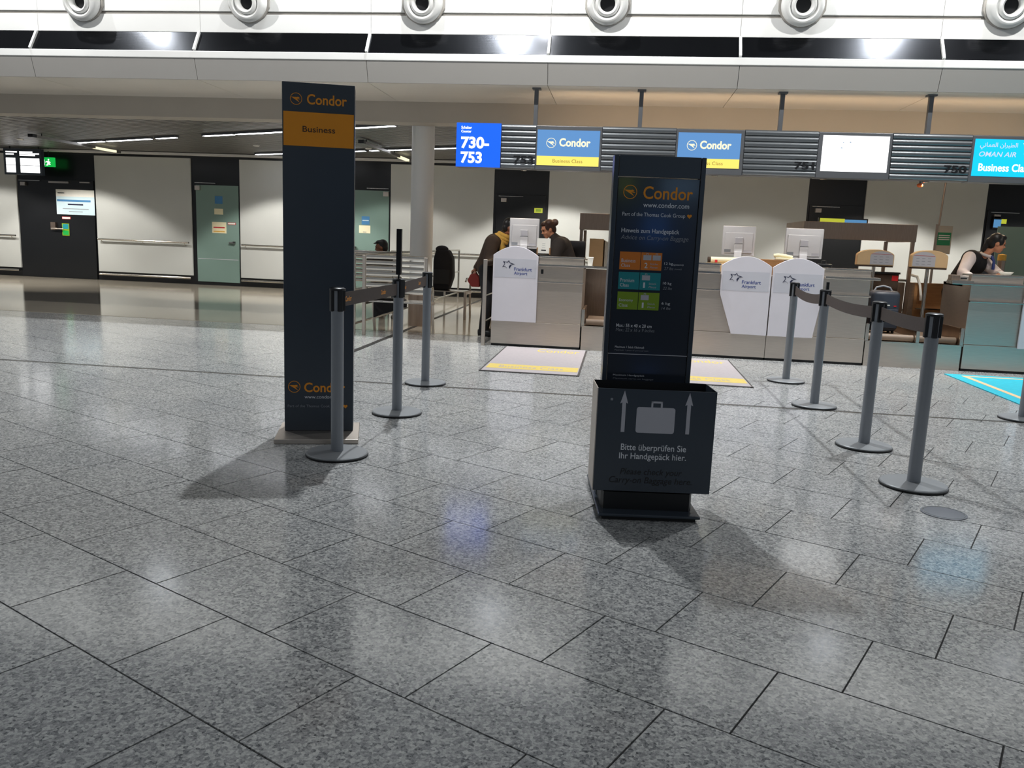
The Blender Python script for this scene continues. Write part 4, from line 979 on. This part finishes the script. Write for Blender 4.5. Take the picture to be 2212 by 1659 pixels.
t = thing('exit_sign', 'lit green running-man emergency exit sign above the black double door', 'sign', (-13.19, 18.10, 2.55))
MB().box(-0.15, 0.15, 0.0, 0.06, 0, 0.21).build('light_box', M['scr_green'], t, bevel=0.004)
mb = MB()
for pts in ([(-.02, .13), (.03, .13), (.04, .09), (-.01, .08)], [(-.01, .09), (.04, .09), (.07, .05), (.05, .04), (.02, .06), (.0, .03), (-.05, .03), (-.05, .045), (-.01, .05)], [(-.06, .11), (-.02, .125), (-.02, .115), (-.05, .09)], [(.03, .125), (.07, .10), (.065, .09), (.03, .11)], [(-.11, .03), (-.08, .03), (-.08, .16), (-.11, .16)]):
    mb.prism(pts, -0.003, -0.001, 'xz')
mb.prism([(0.02+.018*math.cos(2*PI*i/12), .16+.018*math.sin(2*PI*i/12)) for i in range(12)], -0.003, -0.001, 'xz').build('running_figure', M['scr_text'], t)
MB().cyl((0, 0.03, 0.21), (0, 0.03, 0.42), 0.01, seg=8).build('rod', M['black_plastic'], t)
t = thing('departure_display', 'hanging display with two bright white screens over the black double door', 'screen', (-13.54, 17.75, 2.33))
MB().box(-0.48, 0.45, 0.0, 0.10, 0, 0.58).build('case', M['anthracite'], t, bevel=0.006)
for a, b in ((-0.42, -0.19), (-0.07, 0.40)):
    for c, d in ((0.05, 0.205), (0.215, 0.37)): MB().box(a, b, -0.004, 0.001, c, d).build('screen', M['scr_white'], t)
for a, b, c in ((-0.42, -0.14, 0.49), (-0.42, -0.22, 0.44), (-0.08, 0.24, 0.49), (-0.08, 0.40, 0.455), (-0.08, 0.30, 0.42)): MB().box(a, b, -0.003, 0.001, c, c+0.028).build('text_line', M['scr_text'], t)
for x in (-0.35, 0.36): MB().cyl((x, 0.05, 0.57), (x, 0.05, 0.63), 0.012, seg=8).build('rod', M['black_plastic'], t)

# ================================================================== RAILING AND BENCHES
t = thing('guard_railing', 'round steel guard railing running back past the column to the wall', 'railing', (-3.46, 10.62, 0))
for y in (0.0, 2.1, 4.4, 5.75, 7.15): MB().cyl((0, y, 0), (0, y, 1.05), 0.021, seg=14).build('post', M['chrome'], t, smooth=40)
for z in (1.05, 0.59, 0.145): MB().cyl((0, 0, z), (0, 7.15, z), 0.021 if z > 1 else 0.016, seg=14).build('rail', M['chrome'], t, smooth=40)
t = thing('end_post_rail', 'square steel rail post with short rails at the end of counter 753', 'railing', (-1.655, 10.22, 0))
MB().box(-0.022, 0.022, -0.022, 0.022, 0, 1.07).build('post', M['steel'], t, bevel=0.004)
MB().cyl((0.0, 0.0, 1.055), (0.0, 0.9, 1.055), 0.014, seg=10).build('rail', M['chrome'], t, smooth=40)
for z in (0.62, 0.30): MB().cyl((0.0, 0.0, z), (0.0, 0.9, z), 0.01, seg=10).build('rail', M['chrome'], t, smooth=40)
MB().box(-0.022, 0.022, 0.878, 0.922, 0, 1.07).build('post', M['steel'], t, bevel=0.004)
def bench(lab, x0, y0, w, n=7, hp=1.05):
    t = thing('slat_bench', lab, 'bench', (x0, y0, 0))
    for xx in (0.0, w):
        MB().box(xx-0.022, xx+0.022, -0.02, 0.02, 0.0, hp).build('end_post', M['steel'], t, bevel=0.008)
        MB().bar((xx, 0.0, 0.42), (xx, 0.50, 0.42), 0.035, 0.03).build('seat_bracket', M['steel'], t)
        MB().bar((xx, 0.42, 0.42), (xx, 0.50, 0.0), 0.03, 0.03).build('front_leg', M['steel'], t)
        MB().tube([(xx, 0.02, 0.62), (xx, 0.1, 0.66), (xx, 0.38, 0.65), (xx, 0.44, 0.60), (xx, 0.44, 0.44)], 0.016, 8).build('armrest', M['chrome'], t, smooth=60)
    for i in range(n):
        z = 1.035-0.073*i
        MB().prism([(-0.012, -0.026), (-0.022, -0.01), (-0.02, 0.012), (-0.008, 0.026), (0.006, 0.026), (-0.004, 0.0), (0.002, -0.026)], 0.03, w-0.03, 'yz').build('back_slat', M['chrome'], t, loc=(0, 0, z), smooth=50)
    for i in range(5): MB().box(0.03, w-0.03, 0.06+0.09*i, 0.135+0.09*i, 0.435, 0.45).build('seat_slat', M['chrome'], t, bevel=0.004)
    return t
bench('aluminium slat bench seen from behind next to the guard railing', -3.33, 10.64, 0.83)
bench('aluminium slat bench on which the traveller sits', -4.62, 12.95, 1.06)
bench('low backless aluminium slat bench carrying the black backpack', -3.22, 13.35, 0.74, 0, 0.45)
t = thing('black_coat', 'black coat hanging down below the seat of the slat bench', 'coat', (-3.30, 10.98, 0))
MB().prism([(0.0, 0.43), (0.46, 0.43), (0.46, 0.36), (0.36, 0.345), (0.24, 0.29), (0.12, 0.25), (0.0, 0.20)], -0.03, 0.03, 'xz').build('cloth', M['cloth_black'], t, bevel=0.012)
MB().prism([(0.02, 0.45), (0.44, 0.45), (0.40, 0.475), (0.06, 0.475)], -0.12, 0.12, 'xz').build('collar_fold', M['cloth_black'], t, bevel=0.01)
t = thing('backpack', 'tall black backpack standing on the backless bench behind the column', 'backpack', (-2.86, 13.62, 0.45))
MB().prism([(-0.20, 0.0), (0.06, 0.0), (0.13, 0.22), (0.12, 0.52), (0.05, 0.66), (-0.16, 0.66), (-0.20, 0.5)], -0.12, 0.12, 'xz').build('pack', M['cloth_black'], t, bevel=0.03, seg=3, smooth=50)
MB().ell((-0.08, 0, 0.67), (0.11, 0.10, 0.06), 16, 8).build('lid', M['cloth_black'], t, smooth=60)
MB().box(-0.18, 0.08, -0.135, -0.115, 0.10, 0.34).build('pocket', M['rubber'], t, bevel=0.012)

# ================================================================== PEOPLE
def eval_mesh(me, mods):
    ob = bpy.data.objects.new('tmp', me); COL.objects.link(ob)
    for kind, kw in mods:
        md = ob.modifiers.new(kind, kind)
        for k, v in kw.items(): setattr(md, k, v)
    bpy.context.view_layer.update()
    dg = bpy.context.evaluated_depsgraph_get()
    out = bpy.data.meshes.new_from_object(ob.evaluated_get(dg))
    bpy.data.objects.remove(ob)
    return out
def skin(verts, edges, sub=2):
    """verts: {name: (x,y,z,r)}; edges: pairs; the first vertex is the root"""
    names = list(verts); idx = {n: i for i, n in enumerate(names)}
    me = bpy.data.meshes.new('skin'); me.from_pydata([verts[n][:3] for n in names], [(idx[a], idx[b]) for a, b in edges], [])
    ob = bpy.data.objects.new('tmp', me); COL.objects.link(ob)
    md = ob.modifiers.new('Skin', 'SKIN'); md.use_smooth_shade = True
    layer = me.skin_vertices[0].data if me.skin_vertices else None
    if layer is None:
        bpy.context.view_layer.update(); layer = me.skin_vertices[0].data
    for i, n in enumerate(names):
        r = verts[n][3]; r = r if isinstance(r, tuple) else (r, r)
        layer[i].radius = r; layer[i].use_root = (i == 0)
    sb = ob.modifiers.new('Sub', 'SUBSURF'); sb.levels = sub; sb.render_levels = sub
    bpy.context.view_layer.update()
    dg = bpy.context.evaluated_depsgraph_get()
    out = bpy.data.meshes.new_from_object(ob.evaluated_get(dg))
    bpy.data.objects.remove(ob); bpy.data.meshes.remove(me)
    return out
def geom(me): return [v.co.copy() for v in me.vertices], [tuple(p.vertices) for p in me.polygons]
def remesh(mb, vox, sm=3):
    me = bpy.data.meshes.new('r'); me.from_pydata(mb.v, [], mb.f)
    bm = bmesh.new(); bm.from_mesh(me); bmesh.ops.recalc_face_normals(bm, faces=bm.faces); bm.to_mesh(me); bm.free()
    out = eval_mesh(me, [('REMESH', dict(mode='VOXEL', voxel_size=vox, use_smooth_shade=True)), ('SMOOTH', dict(factor=0.5, iterations=sm))])
    bm = bmesh.new(); bm.from_mesh(out); seen = set(); isl = []
    for v in bm.verts:
        if v.index in seen: continue
        st = [v]; seen.add(v.index); cur = []
        while st:
            a = st.pop(); cur.append(a)
            for e in a.link_edges:
                b = e.other_vert(a)
                if b.index not in seen: seen.add(b.index); st.append(b)
        isl.append(cur)
    isl.sort(key=len)
    for cur in isl[:-1]: bmesh.ops.delete(bm, geom=cur, context='VERTS')
    bm.to_mesh(out); bm.free()
    return out
def person(label, base, J, face_yaw, face_pitch, m_skin, m_hair, garments, hair='short', hands=None, s=1.0):
    """J: joints relative to base; face_yaw: heading of the face in degrees (0 = +x)"""
    root = thing('person', label, 'person', base)
    E_ = [('pelvis', 'spine'), ('spine', 'chest'), ('chest', 'neck'), ('neck', 'skull')]
    R_ = dict(pelvis=0.115, spine=0.108, chest=0.125, neck=0.052, skull=0.05, shoulder=0.062, elbow=0.042, wrist=0.03, palm=(0.034, 0.02), yoke=0.085, hip=0.088, knee=0.058, ankle=0.04, toe=0.034)
    V = {}
    for n, p in J.items():
        k = n.split('_')[0]; 
        if k != 'yoke': V[n] = (*p, R_[k] if k in ('neck', 'skull', 'wrist', 'palm') else R_[k]*0.62)
    for sd in ('l', 'r'):
        E_ += [('chest', f'shoulder_{sd}'), (f'shoulder_{sd}', f'elbow_{sd}'), (f'elbow_{sd}', f'wrist_{sd}'), (f'wrist_{sd}', f'palm_{sd}'), ('pelvis', f'hip_{sd}'), (f'hip_{sd}', f'knee_{sd}'), (f'knee_{sd}', f'ankle_{sd}'), (f'ankle_{sd}', f'toe_{sd}')]
    mb = MB(); mb.add(*geom(skin(V, E_)))
    # fingers: four of unequal length plus a thumb from the side of the palm
    for sd in ('l', 'r'):
        w = Vector(J[f'wrist_{sd}']); p = Vector(J[f'palm_{sd}']); d = (p-w).normalized()
        up = Vector((0, 0, 1)); side = d.cross(up).normalized(); nrm = side.cross(d).normalized()
        tsg = 1 if sd == 'l' else -1
        for k, (o, L) in enumerate(((-0.027, 0.062), (-0.009, 0.074), (0.009, 0.070), (0.027, 0.054))):
            a = p + side*o - d*0.01
            mb.tube([a, a+d*L*0.45-nrm*0.004, a+d*L*0.75-nrm*0.016, a+d*L*0.95-nrm*0.032], 0.0102, 8)
        a = w + d*0.03 + side*0.028*tsg
        mb.tube([a, a+d*0.03+side*0.022*tsg, a+d*0.06+side*0.02*tsg-nrm*0.012], 0.0095, 8)
    # head
    hy, hp = math.radians(face_yaw), math.radians(face_pitch)
    fx = Vector((math.cos(hy)*math.cos(hp), math.sin(hy)*math.cos(hp), math.sin(hp)))
    lf = Vector((-math.sin(hy), math.cos(hy), 0)); uz = fx.cross(lf)
    HC = Vector(J['skull'])
    def H(a, b, c): return HC + fx*a + lf*b + uz*c
    def hell(c, r, seg=18, rings=12):
        t = MB().ell((0, 0, 0), r, seg, rings); q = MB()
        q.add([H(c[0]+v[0], c[1]+v[1], c[2]+v[2]) for v in t.v], t.f); return q
    for c, r in (((-0.012, 0, 0.025), (0.092, 0.074, 0.092)), ((0.018, 0, -0.035), (0.066, 0.060, 0.072)), ((0.05, 0, -0.088), (0.026, 0.03, 0.024)), ((0.070, 0, 0.026), (0.022, 0.052, 0.012)), ((0.088, 0, -0.022), (0.020, 0.013, 0.014)), ((0.082, 0, 0.0), (0.012, 0.009, 0.024)), ((0.072, 0, -0.058), (0.014, 0.024, 0.007)), ((0.07, 0, -0.070), (0.013, 0.021, 0.007)), ((-0.005, 0.073, -0.008), (0.018, 0.010, 0.028)), ((-0.005, -0.073, -0.008), (0.018, 0.010, 0.028)), ((0.058, 0.036, -0.03), (0.02, 0.02, 0.02)), ((0.058, -0.036, -0.03), (0.02, 0.02, 0.02))):
        q = hell(c, r); mb.add(q.v, q.f)
    body = link('body', remesh(mb, 0.0085), M[m_skin], root)
    for sgn in (-1, 1):
        e = hell((0.078, 0.030*sgn, 0.006), (0.008, 0.012, 0.006), 10, 6).build('eye', M['hair_black'], body, smooth=60)
        hell((0.084, 0.031*sgn, 0.024), (0.006, 0.018, 0.004), 10, 6).build('eyebrow', M[m_hair], body, smooth=60)
    hell((0.084, 0, -0.064), (0.005, 0.020, 0.004), 10, 6).build('mouth', mat('lips', rgb(170, 80, 76), 0.5, noise=0.04), body, smooth=60)
    # hair
    hb = MB()
    parts = [((-0.032, 0, 0.045), (0.086, 0.082, 0.088)), ((-0.06, 0, -0.01), (0.055, 0.076, 0.075)), ((0.03, 0, 0.088), (0.05, 0.068, 0.034))]
    if hair == 'bun': parts += [((-0.125, 0, 0.055), (0.05, 0.052, 0.05)), ((0.02, 0.066, 0.035), (0.035, 0.014, 0.045)), ((0.02, -0.066, 0.035), (0.035, 0.014, 0.045))]
    if hair == 'pony': parts += [((-0.11, 0, 0.0), (0.035, 0.04, 0.05)), ((-0.12, 0, -0.07), (0.03, 0.036, 0.08)), ((0.025, 0.066, 0.03), (0.035, 0.014, 0.05)), ((0.025, -0.066, 0.03), (0.035, 0.014, 0.05))]
    if hair == 'cap': parts += [((0.07, 0, 0.075), (0.05, 0.055, 0.014))]
    for c, r in parts:
        q = hell(c, r); hb.add(q.v, q.f)
    link('hair', remesh(hb, 0.009), M[m_hair], root)
    # garments: (name, material, extra radius, joints, edges) built on the same skeleton
    for name, m_, grow, chain in garments:
        js = []
        for a, b in chain:
            for q in (a, b):
                if q not in js: js.append(q)
        GV = {}
        for n in js:
            k = n.split('_')[0]; r = R_[k]; r = r if not isinstance(r, tuple) else r[0]
            f = 0.0
            GV[n] = (*J[n], r+grow*(0.5 if k in ('neck', 'wrist') else 1.0))
        gm = MB()
        for n, q in GV.items(): gm.ell(q[:3], (q[3], q[3], q[3]), 16, 10)
        for a, b in chain: gm.cyl(GV[a][:3], GV[b][:3], GV[a][3], GV[b][3], 16)
        link(name, remesh(gm, 0.011, 8), M[m_], root)
    return root, H, hell
TORSO = [('pelvis', 'spine'), ('spine', 'chest')]
ARMS = [('chest', 'shoulder_l'), ('shoulder_l', 'elbow_l'), ('elbow_l', 'wrist_l'), ('chest', 'shoulder_r'), ('shoulder_r', 'elbow_r'), ('elbow_r', 'wrist_r')]
COLLAR = [('chest', 'neck')]
LEGS = [('pelvis', 'hip_l'), ('hip_l', 'knee_l'), ('knee_l', 'ankle_l'), ('pelvis', 'hip_r'), ('hip_r', 'knee_r'), ('knee_r', 'ankle_r')]
def shoes(root, J, m_='black_plastic'):
    for sd in ('l', 'r'):
        a, b = Vector(J[f'ankle_{sd}']), Vector(J[f'toe_{sd}']); d = (b-a); d.z = 0; d.normalize()
        q = MB(); p = a-d*0.06; z = b.z-0.034
        q.tube([(p.x, p.y, z+0.045), (a.x, a.y, z+0.05), (b.x, b.y, z+0.036), (b.x+d.x*0.05, b.y+d.y*0.05, z+0.032)], 0.045, 12)
        q.build('shoe', M[m_], root, smooth=60)
# agent with a bun behind counter 753, seated, bending towards the traveller
J = dict(pelvis=(0, 0, 0.74), spine=(-0.06, 0, 0.95), chest=(-0.19, 0, 1.24), neck=(-0.29, 0, 1.375), skull=(-0.375, -0.01, 1.475),
         shoulder_l=(-0.20, -0.17, 1.285), elbow_l=(-0.27, -0.27, 1.08), wrist_l=(-0.52, -0.33, 1.052), palm_l=(-0.585, -0.335, 1.05),
         shoulder_r=(-0.20, 0.17, 1.285), elbow_r=(-0.36, 0.22, 1.08), wrist_r=(-0.55, 0.14, 1.09), palm_r=(-0.61, 0.12, 1.09),
         hip_l=(-0.05, -0.09, 0.72), knee_l=(-0.42, -0.11, 0.72), ankle_l=(-0.40, -0.11, 0.30), toe_l=(-0.54, -0.11, 0.25),
         hip_r=(-0.05, 0.09, 0.72), knee_r=(-0.42, 0.11, 0.72), ankle_r=(-0.40, 0.11, 0.30), toe_r=(-0.54, 0.11, 0.25))
r, H, hell = person('person with a brown hair bun in a charcoal jacket bending over counter 753', (-0.63, 11.42, 0), J, 205, -22, 'skin', 'hair',
    [('jacket', 'cloth_char', 0.03, TORSO+COLLAR+ARMS), ('trousers', 'cloth_black', 0.012, LEGS)], 'bun')
shoes(r, J)
t = thing('drafting_chair', 'black drafting chair behind the person with the bun', 'chair', (-0.72, 11.44, 0), math.radians(82))
MB().box(-0.22, 0.20, -0.22, 0.22, 0.54, 0.62).build('seat', M['cloth_black'], t, bevel=0.025, seg=3)
MB().box(0.16, 0.22, -0.20, 0.20, 0.78, 1.34).build('backrest', M['cloth_black'], t, bevel=0.025, seg=3)
MB().bar((0.18, 0, 0.58), (0.20, 0, 0.82), 0.06, 0.02, (1, 0, 0)).build('back_bracket', M['black_plastic'], t)
MB().cyl((0, 0, 0.08), (0, 0, 0.55), 0.03, seg=16).build('gas_column', M['chrome'], t, smooth=40)
MB().tube([(0.22*math.cos(2*PI*i/24), 0.22*math.sin(2*PI*i/24), 0.22) for i in range(25)], 0.012, 8).build('foot_ring', M['chrome'], t, smooth=60)
for k in range(5):
    a = 2*PI*k/5
    MB().bar((0, 0, 0.09), (0.27*math.cos(a), 0.27*math.sin(a), 0.06), 0.04, 0.03).build('base_arm', M['black_plastic'], t)
    MB().ell((0.27*math.cos(a), 0.27*math.sin(a), 0.027), (0.025, 0.025, 0.027), 12, 8).build('castor', M['rubber'], t, smooth=60)
# traveller in a dark brown jacket with yellow hood beside counter 753
J = dict(pelvis=(0, 0, 0.93), spine=(0.03, 0, 1.08), chest=(0.10, 0, 1.24), neck=(0.20, 0, 1.375), skull=(0.30, 0.0, 1.475),
         shoulder_l=(0.08, 0.18, 1.27), elbow_l=(-0.08, 0.24, 1.06), wrist_l=(-0.17, 0.12, 0.92), palm_l=(-0.19, 0.08, 0.865),
         shoulder_r=(0.08, -0.18, 1.27), elbow_r=(0.06, -0.26, 1.04), wrist_r=(0.24, -0.32, 1.065), palm_r=(0.30, -0.33, 1.05),
         hip_l=(0, 0.09, 0.90), knee_l=(0.03, 0.10, 0.50), ankle_l=(-0.02, 0.10, 0.085), toe_l=(0.12, 0.11, 0.04),
         hip_r=(0, -0.09, 0.90), knee_r=(0.03, -0.10, 0.50), ankle_r=(-0.02, -0.10, 0.085), toe_r=(0.12, -0.11, 0.04))
r, H, hell = person('person in a dark brown jacket with yellow hood leaning on the end of counter 753', (-1.80, 11.28, 0), J, 0, -12, 'skin_dark', 'hair_black',
    [('jacket', 'cloth_brown', 0.035, TORSO+COLLAR+ARMS), ('trousers', 'cloth_black', 0.018, LEGS)], 'short')
shoes(r, J)
sc_ = MB()
for k in range(3):
    n = 20; rr = 0.095-0.012*k
    sc_.tube([(0.155+0.03*k+rr*0.9*math.cos(2*PI*i/n), rr*math.sin(2*PI*i/n), 1.31+0.03*k-0.35*rr*math.cos(2*PI*i/n)) for i in range(n+1)], 0.036, 10)
sc_.tube([(0.17, -0.08, 1.30), (0.22, -0.13, 1.22), (0.21, -0.15, 1.10)], 0.04, 10)
sc_.build('yellow_hood', M['scarf'], r, smooth=60)
t = thing('red_handbag', 'red handbag held by the person in the brown jacket', 'handbag', (-1.99, 11.36, 0.66))
MB().prism([(-0.03, 0.0), (0.09, 0.0), (0.08, 0.14), (0.03, 0.19), (-0.05, 0.17), (-0.09, 0.08)], -0.05, 0.05, 'xz').build('bag_body', mat('dark_red_leather', rgb(150, 44, 34), 0.5, noise=0.15), t, bevel=0.015, seg=3)
MB().tube([(-0.04, 0, 0.165), (-0.02, 0, 0.205), (0.02, 0, 0.205), (0.05, 0, 0.165)], 0.009, 8).build('bag_handle', M['cloth_brown'], t, smooth=60)
# agent in white shirt and dark waistcoat behind counter 750
J = dict(pelvis=(0, 0, 0.90), spine=(0.03, -0.08, 1.06), chest=(0.10, -0.20, 1.25), neck=(0.20, -0.30, 1.385), skull=(0.295, -0.36, 1.51),
         shoulder_r=(0.00, -0.33, 1.32), elbow_r=(-0.18, -0.62, 1.13), wrist_r=(-0.16, -0.95, 1.075), palm_r=(-0.12, -1.02, 1.07),
         shoulder_l=(0.22, -0.12, 1.30), elbow_l=(0.36, -0.34, 1.13), wrist_l=(0.30, -0.58, 1.135), palm_l=(0.27, -0.64, 1.135),
         yoke_r=(0.035, -0.285, 1.305), yoke_l=(0.18, -0.14, 1.29), hip_l=(0.08, 0.03, 0.87), knee_l=(0.11, -0.03, 0.48), ankle_l=(0.10, 0.02, 0.085), toe_l=(0.16, -0.11, 0.04),
         hip_r=(-0.08, -0.03, 0.87), knee_r=(-0.06, -0.09, 0.48), ankle_r=(-0.08, -0.02, 0.085), toe_r=(-0.03, -0.15, 0.04))
r, H, hell = person('person with black hair in white shirt and dark waistcoat leaning over counter 750', (4.43, 11.75, 0), J, -12, -14, 'skin', 'hair_black',
    [('sleeve', 'cloth_white', 0.022, [('shoulder_l', 'elbow_l'), ('elbow_l', 'wrist_l')]), ('sleeve', 'cloth_white', 0.022, [('shoulder_r', 'elbow_r'), ('elbow_r', 'wrist_r')]), ('waistcoat', 'cloth_black', 0.036, TORSO+[('chest', 'yoke_l'), ('chest', 'yoke_r')]), ('trousers', 'cloth_black', 0.014, LEGS)], 'pony')
shoes(r, J)
cv = MB()
nk = Vector(J['neck'])
cv.tube([nk+Vector((0.055*math.cos(a), 0.055*math.sin(a), -0.02-0.02*math.cos(a+0.7))) for a in [2*PI*i/18 for i in range(19)]], 0.02, 8)
cv.build('collar', M['cloth_white'], r, smooth=60)
MB().tube([nk+Vector((0.05, -0.05, -0.03)), nk+Vector((0.075, -0.08, -0.10)), nk+Vector((0.07, -0.09, -0.2))], 0.018, 8).build('neck_scarf', M['navy'], r, smooth=60)
t = thing('pen', 'thin white pen in the hand of the person with the waistcoat', 'pen', (4.70, 11.10, 1.12))
MB().cyl((-0.07, -0.03, 0.05), (0.02, 0.02, 0.0), 0.005, seg=8).build('barrel', M['paper'], t, smooth=60)
MB().cyl((0.02, 0.02, 0.0), (0.032, 0.027, -0.007), 0.005, 0.001, seg=8).build('tip', M['dark_text'], t)
# seated traveller behind the bench
J = dict(pelvis=(0, 0, 0.57), spine=(0, -0.04, 0.74), chest=(0, -0.05, 0.86), neck=(0.0, -0.03, 1.0), skull=(-0.015, -0.01, 1.11),
         shoulder_r=(0.17, -0.03, 0.89), elbow_r=(0.20, 0.06, 0.70), wrist_r=(0.10, 0.26, 0.66), palm_r=(0.07, 0.33, 0.665),
         shoulder_l=(-0.17, -0.03, 0.89), elbow_l=(-0.20, 0.06, 0.70), wrist_l=(-0.10, 0.26, 0.66), palm_l=(-0.07, 0.33, 0.665),
         hip_l=(-0.09, 0.03, 0.55), knee_l=(-0.11, 0.42, 0.55), ankle_l=(-0.11, 0.40, 0.085), toe_l=(-0.12, 0.54, 0.04),
         hip_r=(0.09, 0.03, 0.55), knee_r=(0.11, 0.42, 0.55), ankle_r=(0.11, 0.40, 0.085), toe_r=(0.12, 0.54, 0.04))
r, H, hell = person('person with short dark hair seated on a bench behind the railing, facing sideways', (-3.84, 13.21, 0), J, 190, -6, 'skin_dark', 'hair_black',
    [('pullover', 'cloth_char', 0.02, TORSO+COLLAR+ARMS), ('trousers', 'navy_dark', 0.014, LEGS)], 'cap')
shoes(r, J)

# ================================================================== ADDED UNSEEN PILLARS ACROSS THE HALL (put in only for reflections)
M['scr_refl_blue'] = screen('deep_blue_reflected_glow', rgb(60, 130, 235), 2.2)
M['scr_refl_pale'] = screen('pale_blue_reflected_glow', rgb(150, 190, 230), 2.6)
M['scr_refl_green'] = screen('yellow_green_reflected_glow', rgb(170, 190, 40), 2.6)
for lab, x, top, fields in (('added unseen dark pillar across the hall with blue and green fields for reflections', 3.95, 2.95, (('scr_refl_blue', -0.2, 0.3, 1.35, 1.95), ('scr_refl_pale', 0.15, 0.95, 2.35, 2.75), ('scr_refl_green', -0.8, -0.5, 2.35, 2.75))),
                            ('added unseen slim pillar across the hall with a blue field for reflections', 1.75, 4.7, (('scr_refl_blue', 0.0, 0.35, 2.4, 2.9), ('scr_refl_green', 0.16, 0.24, 2.58, 2.80), ('scr_refl_green', -0.5, -0.36, 4.0, 4.45)))):
    t = thing('reflection_pillar', lab, 'sign', (x, -9.0, 0))
    MB().box(-0.95, 1.05, -0.3, -0.02, 0.0, top).build('body', M['anthracite'], t, bevel=0.01)
    for m_, a, b, c, d in fields: MB().box(a, b, -0.03, 0.0, c, d).build('lit_field', M[m_], t)
